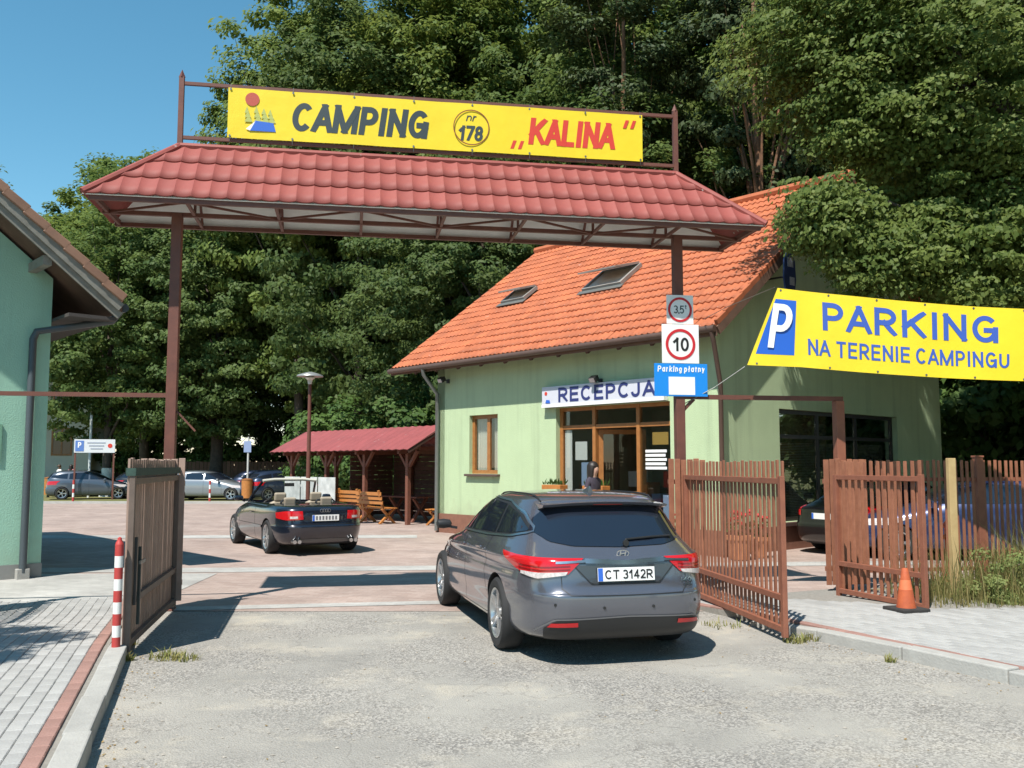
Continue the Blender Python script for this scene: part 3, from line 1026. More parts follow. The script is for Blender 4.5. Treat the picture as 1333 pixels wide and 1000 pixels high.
for (x0, z0) in ((3.54, .07), (3.64, .07), (5.06, .44), (5.16, .44)):
    q = MB(); q.prism([(x0, z0), (x0 + .045, z0), (x0 + .085, z0 + .11), (x0 + .04, z0 + .11)], -.008, -.005); q.build('quote_mark', REDP, bn)
q = MB(); disc(q, .29, .50, .085, -.008, t=.003); q.build('sun_emblem', mat('dull_red_print', (.45, .08, .05), .5), bn)
q = MB(); q.prism([(.26, .10), (.58, .10), (.55, .21), (.33, .23)], -.008, -.005); q.build('tent_emblem', BLUEP, bn)
q = MB(); q.prism([(.22, .12), (.27, .10), (.335, .225)], -.0085, -.0055); q.build('tent_flap', WHITEP, bn)
for (x0, w, h) in ((.20, .10, .17), (.31, .11, .18), (.40, .11, .16), (.48, .10, .15)):
    q = MB()
    for k in range(3):
        zb = .21 + k * h * .33
        q.prism([(x0, zb), (x0 + w * (1 - k * .22), zb), (x0 + w * (1 - k * .22) / 2 + k * .0, zb + h * .5)], -.0075 - .0006 * k, -.005)
    q.build('fir_emblem', mat('olive_print', (.42, .45, .12), .5), bn)
EYE = mat('steel_eyelet', (.25, .25, .24), .35, metal=.8)
for k in range(8):
    for z in (.022, BH - .022):
        x = .03 + k * (BL_ - .06) / 7
        q = MB(); disc(q, x, z, .013, -.012, n=12, t=.006); q.bar((x, -.006, z), (x, .0, z + (.07 if z > .3 else -.07)), .008, .004); q.build('eyelet', EYE, bn)

# ---- traffic signs on the right post
def sign_plate(name, label, w, h, z, m, fill):
    t = thing(name, label, 'sign', gpt(SPAN, -.075, z), GA)
    q = MB(); q.box(-w / 2, w / 2, -.004, .0, 0, h); q.build('plate', m, t, bevel=.0015)
    q = MB(); q.box(-.04, .04, .0, .02, h * .25, h * .35); q.box(-.04, .04, .0, .02, h * .68, h * .78); q.build('bracket', GREY_ZINC, t)
    fill(t)
    return t
def f1(t):
    q = MB(); disc(q, 0, .19, .165, -.009, r_in=.135); q.build('ring', SIGN_RED, t)
    lettering('lettering', '3,5', CHAR, t, -.007, (-.085, .055, .14, .245), sw=.13)
    lettering('lettering', 't', CHAR, t, -.007, (.065, .095, .20, .26), sw=.14)
def f2(t):
    q = MB(); disc(q, 0, .25, .205, -.009, r_in=.168); q.build('ring', SIGN_RED, t)
    lettering('lettering', '10', BLACK, t, -.007, (-.10, .115, .16, .34), sw=.17, gap=.30)
def f3(t):
    lettering('lettering', 'Parking płatny', WHITEP, t, -.007, (-.32, .33, .32, .40), sw=.17, shear=.1, gap=.5)
    q = MB(); q.box(-.17, .19, -.008, -.004, .02, .255); q.build('blank_panel', WHITEP, t)
sign_plate('weight_limit_sign', 'small white weight limit sign with red ring, topmost on the gate post', .37, .385, 3.545, WHITE, f1)
sign_plate('speed_limit_sign', 'white speed limit sign with 10 in a red ring on the gate post', .51, .515, 3.025, WHITE, f2)
sign_plate('parking_fee_sign', 'blue paid parking sign with white panel, lowest on the gate post', .73, .43, 2.59, BLUESIGN, f3)

# ---- parking banner strung on the right
TLc, BLc = Vector((3.50, 12.0, 4.02)), Vector((3.09, 12.0, 3.00))
TRc, BRc = Vector((7.75, 11.45, 3.60)), Vector((7.70, 11.45, 2.72))
pb = thing('parking_banner', 'yellow banner reading PARKING NA TERENIE CAMPINGU strung over the fence', 'banner', (3.0, 12.0, 0))
PL, PH = 4.55, 1.0
def pw(x, z, y, slant=True):
    s, t = x / PL, z / PH
    a = Vector((TLc.x, 12.0, BLc.z)).lerp(BRc, s); b = TLc.lerp(TRc, s)
    p = a.lerp(b, t)
    sag = -.06 * math.sin(math.pi * s)
    wob = .010 * math.sin(x * 2.6 + z * 1.5) + .004 * math.sin(x * 6 + 1 - 2.5 * z) + .012 * math.exp(-abs(x) * 2.2) * math.sin(z * 5 + x * 3)
    # the free left end hangs askew, pulled down by its rope
    dx = -.42 * (1 - t) * max(0.0, 1 - x / .30) if slant else 0.0
    return (p.x + dx - 3.0, p.y - 12.0 + wob + y, p.z + sag)
v, f = [], []
NX, NZ = 90, 12
for i in range(NX + 1):
    for j in range(NZ + 1):
        v.append(pw(PL * i / NX, PH * j / NZ, 0))
for i in range(NX):
    for j in range(NZ):
        a = i * (NZ + 1) + j
        f.append((a, a + NZ + 1, a + NZ + 2, a + 1))
q = MB(); q.add(v, f)
cl = q.build('cloth', YELLOW, pb, smooth=True)
so = cl.modifiers.new('thick', 'SOLIDIFY'); so.thickness = .003; so.offset = 1; cl.modifiers.new('split', 'EDGE_SPLIT')
def warp_grid(name, x0, x1, z0, z1, y, m):
    v, f = [], []
    for i in range(13):
        for j in range(9):
            v.append(pw(x0 + (x1 - x0) * i / 12, z0 + (z1 - z0) * j / 8, y))
    for i in range(12):
        for j in range(8):
            f.append((i * 9 + j, (i + 1) * 9 + j, (i + 1) * 9 + j + 1, i * 9 + j + 1))
    q = MB(); q.add(v, f)
    return q.build(name, m, pb, smooth=True)
warp_grid('parking_panel', .025, .26, .15, .86, -.006, mat('parking_blue', (.015, .11, .52), .45))
lettering('lettering', 'P', WHITEP, pb, -.011, (-.03, .25, .21, .79), sw=.145, warp=lambda x, z, y: pw(x - .17 * (1 - z), z, y - .026, False))
lettering('lettering', 'PARKING', mat('banner_blue', (.04, .10, .42), .5), pb, -.007, (.60, 2.90, .51, .88), sw=.18, warp=pw, gap=.42)
lettering('lettering', 'NA TERENIE CAMPINGU', MATS['banner_blue'], pb, -.007, (.40, 3.04, .17, .38), sw=.15, warp=pw, gap=.42)
lettering('lettering', 'FRE', REDP, pb, -.007, (3.27, 3.48, .62, .66), warp=pw)
warp_grid('red_mark', 3.33, 3.52, .44, .58, -.007, REDP)
for k in range(8):
    for z in (.025, PH - .025):
        p = pw(.05 + k * (PL - .1) / 7, z, -.008)
        q = MB(); disc(q, p[0], p[2], .014, p[1], n=12, t=.005); q.build('eyelet', EYE, pb)
rp = MB()
ropeA, ropeB = gpt(SPAN + .07, .0, 2.50), Vector((3.05, 12.0, 2.98))
rp.path([ropeA, ropeA.lerp(ropeB, .5) - Vector((0, 0, .03)), ropeB], .006, 5)
tag(rp.build('rope', GREY_ZINC), 'thin grey rope from the gate post to the parking banner', 'rope')
rp = MB(); rp.path([(3.46, 12.0, 4.03), (3.42, 14.5, 4.2), (3.5, 16.75, 4.35)], .006, 5)
tag(rp.build('rope', GREY_ZINC), 'thin rope from the banner top corner to the tiled roof', 'rope')
bp_ = MB(); bp_.path([(7.85, 11.45, 0), (7.85, 11.45, 4.2)], [.06, .05], 10)
tag(bp_.build('banner_pole', mat('grey_wood_pole', (.2, .16, .12), .9, var=.2)), 'wooden pole holding the right end of the parking banner', 'pole')

# ================================================================== RECEPTION BUILDING
TH = 0.738
BC = (3.88, 17.21, 0)
LF, LG, EVZ, OE, OLF, ORR, RGZ = 8.6, 9.65, 4.24, .48, 1.38, .32, 8.19
KS = (RGZ - EVZ) / (LG / 2 + OE)
rb = thing('reception_building', 'green plastered reception building with orange tiled roof and skylights', 'building', BC, TH)
MBLD = Matrix.Translation(BC) @ Matrix.Rotation(TH, 4, 'Z')
def bw(x, y, z):
    return MBLD @ Vector((x, y, z))
WIN = (6.27, 7.32, 1.48, 2.90)
DOOR = (1.16, 4.32, .10, 2.95)
SHOP = (2.04, 7.20, .55, 2.83)
WT = .30
q = MB()
wall_holes(q, 0, LF, 0, 4.42, [WIN, DOOR], WT, axis='y')
q.build('front_wall', GREEN_WALL, rb)
q = MB()
wall_holes(q, WT, LG, 0, 4.42, [SHOP], WT, axis='x')
q.build('gable_wall', GREEN_WALL, rb)
q = MB()
zu = EVZ + OE * KS - .20
q.prism([(.0, 4.42), (LG, 4.42), (LG, zu), (LG / 2, RGZ - .22), (0, zu)], .003, WT)
q.build('gable', GREEN_WALL, rb)
q = MB()
q.prism([(.0, 0), (LG, 0), (LG, zu), (LG / 2, RGZ - .22), (0, zu)], LF - WT, LF)
q.box(LG - WT, LG, WT, LF - WT, 0, 4.42)
q.build('rear_wall', GREEN_WALL, rb)
q = MB()
for (a, b) in ((-.02, DOOR[0] - .05), (DOOR[1] + .05, LF + .02)):
    q.box(-.025, .0 - .001, a, b, 0, .48)
q.box(-.025, LG + .02, -.025, -.001, 0, .48)
q.build('plinth', PLINTH, rb)
# roof deck
def roof_slab(side):
    x0, x1 = (-OE, LG / 2) if side == 0 else (LG + OE, LG / 2)
    v = []
    for y in (-ORR, LF + OLF):
        for x, z in ((x0, EVZ), (x1, RGZ)):
            v.append((x, y, z - .05))
    for y in (-ORR, LF + OLF):
        for x, z in ((x0, EVZ), (x1, RGZ)):
            v.append((x, y, z - .16))
    f = [(0, 1, 3, 2), (4, 6, 7, 5), (0, 4, 5, 1), (2, 3, 7, 6), (0, 2, 6, 4), (1, 5, 7, 3)]
    mb = MB(); mb.add(v, f)
    return mb
roof = roof_slab(0).build('roof', mat('roof_boarding', (.13, .075, .05), .85, var=.2), rb)
q = roof_slab(1)
q.build('rear_roof', ORANGE_TILE, rb)
SLEN = math.hypot(LG / 2 + OE, RGZ - EVZ)
TS = Vector((LG / 2 + OE, 0, RGZ - EVZ)) / SLEN        # up the slope
XS = Vector((0, -1, 0))                                 # across, towards the gable end
NS = XS.cross(TS)
tw, tl = .30, .345
NRW = int(SLEN / tl); tl = SLEN / NRW
NCL = int((LF + OLF + ORR) / tw); tw = (LF + OLF + ORR) / NCL
tmesh = tile_mesh('roof_tile', tw * .99, tl + .05, .034, .026, ORANGE_TILE, seg=8, lip=.04, pantile=True)
BAS = Matrix(((XS.x, TS.x, NS.x), (XS.y, TS.y, NS.y), (XS.z, TS.z, NS.z))).to_4x4()
SKY = [(2.05, 4.42, .62, .95), (2.1, 7.75, .45, .62)]    # skylights: x, y, half width, length up the slope
tiles = []
for r in range(NRW):
    for c in range(NCL):
        p = Vector((-OE, LF + OLF - c * tw, EVZ - .03)) + TS * (r * tl)
        cx, cy = p.x + TS.x * tl / 2, p.y - tw / 2
        if any(abs(cy - s[1]) < s[2] * .8 and abs(cx - s[0]) * 1.25 < s[3] * .5 for s in SKY):
            continue
        w = bw(*p)
        tiles.append((w.length, p))
tiles.sort(key=lambda t: t[0])
rest = MB()
tv = [v.co.copy() for v in tmesh.vertices]; tf = [tuple(p.vertices) for p in tmesh.polygons]
for k, (d, p) in enumerate(tiles):
    jit = Matrix.Rotation(R.uniform(-.012, .012), 4, 'X') @ Matrix.Rotation(R.uniform(-.01, .01), 4, 'Z')
    M = Matrix.Translation(p + NS * R.uniform(-.003, .004)) @ BAS @ jit
    if k < 300:
        o = obj('roof_tile', tmesh, roof); o.matrix_local = M
    else:
        rest.add([M @ v for v in tv], tf)
o = rest.build('roof_tiling', ORANGE_TILE, roof, smooth=50); o['kind'] = 'stuff'
q = MB(); q.path([(LG / 2, -ORR, RGZ + .04), (LG / 2, LF + OLF, RGZ + .04)], .11, 8); q.build('ridge_cap', ORANGE_TILE, roof, smooth=True)
nv = int(SLEN / .34)
for k in range(nv):
    for yy in (-ORR,):
        p0 = Vector((-OE, yy, EVZ + .0)) + TS * (k * SLEN / nv)
        p1 = Vector((-OE, yy, EVZ + .0)) + TS * ((k + 1.12) * SLEN / nv)
        q = MB()
        q.bar(p0 + NS * (.055), p1 + NS * .035, .07, .11, up=NS)
        q.build('verge_tile', ORANGE_TILE, roof, bevel=.012)
for y in (-ORR - .02, LF + OLF):
    q = MB(); q.bar(Vector((-OE, y, EVZ - .1)), Vector((LG / 2, y, RGZ - .1)), .03, .16, up=NS)
    q.build('verge_board', mat('verge_timber', (.16, .09, .06), .8, var=.2), rb)
q = MB(); q.box(-OE - .02, -OE, -ORR, LF + OLF, EVZ - .20, EVZ - .06); q.build('eave_board', MATS['verge_timber'], rb)
# rafter tails
for k in range(11):
    y = .4 + k * .86
    q = MB(); q.bar((-OE + .04, y, EVZ - .21 + .04 * KS), (.1, y, EVZ - .21 + (OE + .1) * KS), .08, .12, up=NS); q.build('rafter_tail', DARKWOOD, rb)
# gutter and downpipes
q = MB(); q.path([(-OE - .08, -ORR, EVZ - .07), (-OE - .08, LF + OLF, EVZ - .10)], .065, 10); q.build('gutter', BROWN_GUT, rb, smooth=True)
q = MB(); q.path([(-OE - .08, LF - .1, EVZ - .12), (-OE - .05, LF - .1, EVZ - .28), (-.09, LF - .1, EVZ - .75), (-.09, LF - .1, .05)], .05, 10); q.build('downpipe', GREY_ZINC, rb, smooth=True)
q = MB(); q.path([(-OE - .08, -.25, EVZ - .12), (-OE - .02, -.25, EVZ - .3), (-.10, -.10, EVZ - 1.05), (-.10, -.10, .05)], .045, 10); q.build('downpipe', BROWN_GUT, rb, smooth=True)
# skylights
for x, y, hw, ln in SKY:
    z = EVZ + (x + OE) * KS
    M = Matrix.Translation((x, y, z)) @ BAS
    q = MB(); ring(q, -hw, hw, -ln / 2, ln / 2, .07, 0, .09)
    q.v = [(a, c, .02 + b) for a, b, c in q.v]; q.xform(M)
    fr_ = q.build('skylight', mat('skylight_frame', (.28, .27, .25), .5, var=.15), roof)
    q = MB(); q.box(-hw + .07, hw - .07, -ln / 2 + .07, ln / 2 - .07, .05, .065); q.xform(M); q.build('pane', mat('pane_reflection', (.62, .58, .50), .35, var=.15), roof)
    # sash tilted open; reflected light is put into both panes as pale colour
    S = M @ Matrix.Translation((0, ln / 2 - .02, .12)) @ Matrix.Rotation(math.radians(-22), 4, 'X')
    q = MB(); ring(q, -hw + .03, hw - .03, -ln + .03, 0, .06, 0, .04); q.v = [(a, c, b) for a, b, c in q.v]; q.xform(S); q.build('sash', MATS['skylight_frame'], roof)
    q = MB(); q.box(-hw + .09, hw - .09, -ln + .09, -.06, .012, .02); q.xform(S); q.build('sash_pane', mat('pane_reflection', (.62, .58, .50), .35, var=.15), roof)
    q = MB(); q.box(-hw - .08, hw + .08, -ln / 2 - .16, -ln / 2, .04, .055); q.xform(M); q.build('flashing', GREY_ZINC, roof)
q = MB()
for y in (5.6, 5.9):
    q.path([(LG / 2 - .35, y, RGZ - .25), (LG / 2 - .35, y, RGZ + .18)], .05, 8)
q.build('vent_pipe', ORANGE_TILE, roof, smooth=True)

# front window
def bld_window(par, plane, u0, u1, z0, z1, mull, m, trans=None, depth=.10, fw=.07):
    fr = MB()
    def bx(a, b, c, d, e0, e1, mb):
        if plane == 'y':
            mb.box(e0, e1, a, b, c, d)
        else:
            mb.box(a, b, e0, e1, c, d)
    e0, e1 = depth, depth + .07
    bx(u0, u0 + fw, z0, z1, e0, e1, fr); bx(u1 - fw, u1, z0, z1, e0, e1, fr)
    bx(u0 + fw, u1 - fw, z0, z0 + fw, e0, e1, fr); bx(u0 + fw, u1 - fw, z1 - fw, z1, e0, e1, fr)
    w = fr.build('window', m, par)
    us = [u0 + fw] + list(mull) + [u1 - fw]
    for k in mull:
        q = MB(); bx(k - fw * .6, k + fw * .6, z0 + fw, z1 - fw, e0 + .005, e1 - .005, q); q.build('mullion', m, w)
    zs = [z0 + fw, z1 - fw]
    if trans:
        zs = [z0 + fw, trans, z1 - fw]
        q = MB()
        for i in range(len(us) - 1):
            a = us[i] + (fw * .6 if i else 0); b = us[i + 1] - (fw * .6 if i < len(us) - 2 else 0)
            bx(a, b, trans - fw * .5, trans + fw * .5, e0 + .008, e1 - .008, q)
        q.build('transom', m, w)
    return w, us, zs, bx, e0
w, us, zs, bx, e0 = bld_window(rb, 'y', *WIN[:2], WIN[2], WIN[3], [6.72], WOODF, fw=.09)
for i in range(2):
    q = MB(); bx(us[i] + .03, us[i + 1] - .03, zs[0], zs[1], e0 + .03, e0 + .038, q); q.build('pane', GLASS, w)
# curtains behind
def curtain(y0, y1, z0, z1, x, name='curtain'):
    q = MB(); v = []; f = []
    n = 40
    for i in range(n + 1):
        y = y0 + (y1 - y0) * i / n
        for z in (z0, z1):
            v.append((x + .03 * math.sin(i * 1.3) + .01 * math.sin(i * 3.7), y, z))
    for i in range(n):
        f.append((2 * i, 2 * i + 2, 2 * i + 3, 2 * i + 1))
    q.add(v, f)
    return q.build(name, mat('net_curtain', (.80, .79, .74), .9), rb, smooth=True)
curtain(6.30, 6.66, 1.5, 2.88, .26); curtain(6.80, 7.30, 1.5, 2.88, .26)
q = MB(); q.box(-.10, .09, 6.18, 7.41, 1.42, 1.475); q.build('window_sill', mat('brown_sill', (.10, .06, .05), .5), rb, bevel=.008)

# shopfront with doors
SF = .12
q = MB()
u0, u1, z0, z1 = DOOR
fwd = .09
for u in (u0 + .045, 2.08, 3.30, u1 - .045):
    q.box(SF, SF + .10, u - .045, u + .045, z0, z1)
for a, b in ((u0 + .09, 2.035), (2.125, 3.255), (3.345, u1 - .09)):
    q.box(SF + .01, SF + .09, a, b, 2.47, 2.56)
    q.box(SF + .01, SF + .09, a, b, z1 - .08, z1)
q.box(SF + .01, SF + .09, 3.345, u1 - .09, 1.05, 1.12)
q.box(SF + .01, SF + .09, 3.345, u1 - .09, z0, z0 + .10)
q.box(SF + .01, SF + .09, u0 + .09, 2.035, z0, z0 + .12)
sf = q.build('shopfront_frame', WOODF, rb, bevel=.006)
for a, b, c, d in ((u0 + .09, 2.035, 2.56, z1 - .08), (2.125, 3.255, 2.56, z1 - .08), (3.345, u1 - .09, 2.56, z1 - .08), (3.345, u1 - .09, 1.12, 2.47), (u0 + .09, 2.035, z0 + .12, 2.47)):
    q = MB(); q.box(SF + .045, SF + .053, a, b, c, d); q.build('pane', GLASS, sf)
q = MB(); q.box(SF + .03, SF + .06, 3.345, u1 - .09, z0 + .10, 1.05); q.build('apron_panel', WOODF, sf)
# open door leaf
dl = bpy.data.objects.new('door', None); col.objects.link(dl); dl.parent = rb; dl.location = (SF + .09, 3.24, z0); dl.rotation_euler = (0, 0, math.radians(55))
q = MB()
for a in (0, .94): q.box(0, .05, -a - .10, -a, 0, 2.35)
for c, d in ((0, .14), (2.25, 2.35), (.95, 1.03)): q.box(.004, .046, -.94, -.10, c, d)
q.build('door_frame', WOODF, dl)
for c, d in ((.14, .95), (1.03, 2.25)):
    q = MB(); q.box(.02, .028, -.94, -.10, c, d); q.build('door_pane', GLASS, dl)
q = MB(); q.path([(-.03, -.99, 1.0), (-.07, -.99, 1.0), (-.07, -.88, 1.0)], .012, 6); q.build('handle', CHROME, dl)
# price list on the right pane
q = MB()
for k in range(5):
    q.box(SF + .038, SF + .043, 1.38 + (k % 2) * .03, 1.92, 2.0 - k * .085 - .055, 2.0 - k * .085)
q.build('price_list', WHITEP, rb)
for (y0_, y1_, z0_, z1_, m_) in ((4.00, 4.21, 1.13, 2.45, WHITEP), (3.40, 3.72, 1.25, 1.75, mat('pale_blue_poster', (.30, .40, .62), .6)), (3.55, 3.9, 1.8, 2.2, WHITEP), (1.35, 1.75, 2.1, 2.35, mat('ochre_poster', (.55, .33, .08), .6)), (1.30, 1.5, .6, 1.1, MATS['pale_blue_poster'])):
    q = MB(); q.box(SF + .058, SF + .062, y0_, y1_, z0_, z1_); q.build('poster', m_, rb)
for k in range(9):
    q = MB(); q.box(1.9, 2.3, .9 + k * .34, 1.15 + k * .34, .7 + .25 * (k % 3), 1.05 + .25 * (k % 3)); q.build('brochure_rack', (WHITEP, REDP, MATS['pale_blue_poster'], ORANGEWOOD)[k % 4], rb)
q = MB(); q.box(-.05, WT, u0 - .1, u1 + .1, .0, .095); q.build('doorstep', CONCRETE, rb, bevel=.01)
# room behind
ROOM = mat('interior_paint', (.42, .36, .28), .9, var=.1)
q = MB()
q.add([(WT, WT, .08), (5.2, WT, .08), (5.2, 8.3, .08), (WT, 8.3, .08)], [(0, 1, 2, 3)])
q.build('room_floor', mat('brown_floor_tile', (.22, .13, .09), .4, var=.15), rb)
q = MB()
q.add([(WT, WT, 3.1), (LG - WT, WT, 3.1), (LG - WT, 8.3, 3.1), (WT, 8.3, 3.1)], [(3, 2, 1, 0)])
q.add([(4.4, WT, .08), (4.4, 8.3, .08), (4.4, 8.3, 3.1), (4.4, WT, 3.1)], [(0, 1, 2, 3)])
q.add([(WT, 5.2, .08), (4.4, 5.2, .08), (4.4, 5.2, 3.1), (WT, 5.2, 3.1)], [(0, 1, 2, 3)])
q.build('room_walls', ROOM, rb)
q = MB(); q.box(2.6, 3.2, .8, 3.6, .08, 1.15); q.box(2.5, 3.25, .75, 3.65, 1.15, 1.2); q.build('reception_desk', REDWOOD, rb, bevel=.01)
q = MB()
for k in range(4): q.box(4.1, 4.38, .9 + k * .8, 1.6 + k * .8, 1.4, 2.2)
q.build('wall_cabinet', ORANGEWOOD, rb)

# gable shop window
w, us, zs, bx, e0 = bld_window(rb, 'x', *SHOP, [3.75, 5.42], mat('dark_window_frame', (.022, .018, .017), .4), trans=2.28, depth=.12, fw=.08)
for i in range(3):
    for k in range(2):
        q = MB(); bx(us[i] + (.05 if i else 0), us[i + 1] - (.05 if i < 2 else 0), zs[k] + (.04 if k else 0), zs[k + 1] - (.04 if not k else 0), e0 + .03, e0 + .038, q); q.build('pane', DGLASS, w)
# slatted blind behind the glass
q = MB()
for k in range(46):
    q.bar((2.15, .33, .62 + k * .034), (7.1, .33, .62 + k * .034), .022, .003, up=(0, .7, .7))
q.build('blind', mat('grey_blind', (.74, .74, .70), .6), rb)
q = MB(); q.box(1.95, 7.3, -.10, .12, .47, .545); q.build('window_sill', MATS['brown_sill'], rb, bevel=.008)
# upper gable window and small roof box
fr = MB(); ring(fr, 5.15, 6.30, 4.70, 6.10, .09, -.045, -.002); gwn = fr.build('window', WHITE, rb)
q = MB(); q.box(5.24, 6.21, -.025, -.018, 4.79, 6.01); q.build('pane', mat('dark_pane', (.02, .025, .028), .05), gwn)
q = MB(); q.box(5.69, 5.76, -.04, -.005, 4.79, 6.01); q.build('mullion', WHITE, gwn)

# reception sign
rs = thing('reception_sign', 'long white sign reading RECEPCJA above the reception door', 'sign', bw(-.14, 4.62, 2.96), TH - math.pi / 2)
SLW = 3.42
q = MB(); q.box(0, SLW, 0, .12, 0, .46); q.build('sign_box', mat('sign_white_face', (.60, .61, .68), .4, var=.03), rs, bevel=.006)
q = MB(); q.box(-.008, SLW + .008, -.008, .118, 0, .07); q.build('lower_trim', WHITE, rs)
lettering('lettering', 'RECEPCJA', NAVY, rs, -.006, (.52, 3.22, .10, .42), sw=.19, gap=.40)
q = MB(); disc(q, .13, .31, .042, -.006, t=.004); q.build('red_dot', REDP, rs)
q = MB(); q.prism([(.12, .10), (.27, .09), (.25, .16), (.15, .17)], -.0125, -.008); q.build('blue_tent', BLUEP, rs)

# wall lights
def spot(y, z, label):
    t = thing('floodlight', label, 'floodlight', bw(-.005, y, z), TH)
    q = MB(); q.box(-.03, 0, -.05, .05, -.05, .05); q.build('bracket', BLACKPL, t)
    q = MB(); q.path([(-.03, 0, 0), (-.16, 0, .02)], .012, 6); q.build('arm', BLACKPL, t)
    h = MB(); h.box(-.07, .07, -.09, .09, -.06, .06)
    hd = h.build('lamp_head', BLACKPL, t, loc=(-.22, 0, .03), rot=(0, math.radians(-30), 0), bevel=.012)
    g = MB(); g.box(-.078, -.071, -.07, .07, -.045, .045); g.build('lens', WHITELENS, t, loc=(-.22, 0, .03), rot=(0, math.radians(-30), 0))
spot(2.97, 3.46, 'small black floodlight on the wall above the reception sign')
spot(8.15, 3.80, 'small floodlight under the eaves at the left wall corner')

# blue plate by the gable
bs = thing('wall_plate', 'dark blue pointed plate with pale stickers above the parking banner', 'plate', bw(1.62, -.55, 5.10), TH)
q = MB(); q.prism([(-.17, 0), (.17, 0), (.22, .25), (.19, .62), (.0, .86), (-.19, .62), (-.22, .25)], -.03, .0); q.build('plate', mat('dark_blue_plate', (.02, .035, .11), .5), bs)
q = MB(); q.box(-.09, .12, -.036, -.03, .48, .66); q.build('sticker', mat('pale_sticker', (.5, .52, .56), .5, c2=(.2, .2, .25), vscale=30), bs)
q = MB(); q.box(-.02, .15, -.036, -.03, .12, .28); q.build('sticker', MATS['pale_sticker'], bs)
q = MB(); q.path([(0, 0, .3), (0, .55, .3)], .02, 6); q.build('arm', BLACKPL, bs)

# flower pots
FLW = leaf_mat('pot_plant_leaf', (.05, .11, .025), (.09, .16, .04))
PETAL = mat('red_petal', (.55, .015, .02), .6)
def pot(loc, label, s=1.0, m='terracotta', flowers=0, group=None):
    t = thing('flower_pot', label, 'flower pot', loc, R.uniform(0, 6), group)
    q = MB(); q.lathe([(.11 * s, 0), (.15 * s, .24 * s), (.165 * s, .24 * s), (.165 * s, .29 * s), (.14 * s, .29 * s)], 14); q.build('pot', m, t, smooth=True)
    rr = random.Random(int(loc[0] * 1000 + loc[1] * 77))
    lv = MB(); fl = MB()
    for k in range(70):
        a, r, h = rr.uniform(0, 6.28), rr.uniform(0, .17) * s, rr.uniform(.27, .5) * s
        p = Vector((r * math.cos(a), r * math.sin(a), h)); d = Vector((rr.uniform(-1, 1), rr.uniform(-1, 1), rr.uniform(-.2, .8))).normalized() * .06 * s
        e = d.cross(Vector((rr.uniform(-1, 1), rr.uniform(-1, 1), 1))).normalized() * .028 * s
        lv.add([p, p + d * .5 + e, p + d, p + d * .5 - e], [(0, 1, 2, 3)])
    lv.build('foliage', FLW, t)
    if flowers:
        for k in range(flowers):
            a, r, h = rr.uniform(0, 6.28), rr.uniform(0, .15) * s, rr.uniform(.42, .62) * s
            fl.lathe([(.004, h - .03 * s), (.04 * s, h), (.03 * s, h + .02 * s), (.002, h + .03 * s)], 6, (r * math.cos(a), r * math.sin(a), 0))
        fl.build('flowers', PETAL, t)
TERRA = mat('terracotta', (.50, .20, .09), .8, var=.12, vscale=10)
pot(bw(-.35, 2.55, .02), 'terracotta pot of red flowers right of the reception door step', 1.2, TERRA, 4)
pot(bw(-.55, .55, .02), 'terracotta pot of red flowers left of the corner downpipe', 1.25, TERRA, 9)
pot(bw(-.25, -.55, .02), 'large terracotta pot of red flowers at the building corner', 1.45, TERRA, 12)
pot(bw(.35, -.55, .02), 'terracotta pot of red flowers below the gable wall', 1.25, TERRA, 9)
# planter boxes on posts before the shop window
for k, (y, lab) in enumerate(((3.95, 'orange planter box outside the left shopfront window'), (2.75, 'orange planter box beside the open reception door'))):
    t = thing('planter_box', lab, 'planter', bw(-.42, y, 0.02), TH)
    q = MB()
    for a in (-.22, .22):
        for b in (-.08, .08):
            q.box(b - .02, b + .02, a - .02, a + .02, 0, .95)
    q.build('stand', ORANGEWOOD, t)
    q = MB(); q.box(-.12, .12, -.28, .28, .95, 1.25); q.build('box', ORANGEWOOD, t, bevel=.01)
    q = MB()
    for j in range(60):
        p = Vector((R.uniform(-.1, .1), R.uniform(-.26, .26), 1.25)); d = Vector((R.uniform(-.06, .06), R.uniform(-.06, .06), R.uniform(.04, .16))); e = Vector((R.uniform(-1, 1), R.uniform(-1, 1), 0)).normalized() * .02
        q.add([p, p + d * .5 + e, p + d, p + d * .5 - e], [(0, 1, 2, 3)])
    q.build('foliage', FLW, t)

# ================================================================== LEFT GREEN BUILDING
LC = (-7.13, 14.13, 0)
lb = thing('green_cottage', 'green building with cyan-cast walls and tiled gable roof at the left edge', 'building', LC, TH)
W2, D2, K2 = 8.0, 9.0, .80
EX, EY, EZ2 = .76, -.87, 4.25
z_at = lambda x: EZ2 + (EX - x) * K2
q = MB()
q.prism([(-W2, 0), (0, 0), (0, z_at(0) - .28), (-W2 / 2, z_at(-W2 / 2) - .28), (-W2, z_at(0) - .28)], 0, .3)
q.build('gable_wall', CYAN_CAST_WALL, lb)
q = MB(); q.box(-.3, 0, .3, D2, 0, z_at(0) - .30); q.build('side_wall', CYAN_CAST_WALL, lb)
q = MB(); q.box(-W2, 0.012, -.012, -.001, 0, .22); q.build('plinth', mat('grey_plinth', (.25, .25, .24), .9, var=.1), lb)
s2 = MB()
v = []
for y in (EY, D2):
    for x in (EX, -W2 / 2):
        v.append((x, y, z_at(x) - .10)); v.append((x, y, z_at(x) - .22))
s2.add(v, [(0, 2, 6, 4), (1, 5, 7, 3), (0, 1, 3, 2), (4, 6, 7, 5), (0, 4, 5, 1), (2, 3, 7, 6)])
rf2 = s2.build('roof', MATS['roof_boarding'], lb)
s3 = MB()
v = []
for y in (EY, D2):
    for x in (-W2 - EX, -W2 / 2):
        zz = z_at(-W2 - x)
        v.append((x, y, zz - .02)); v.append((x, y, zz - .22))
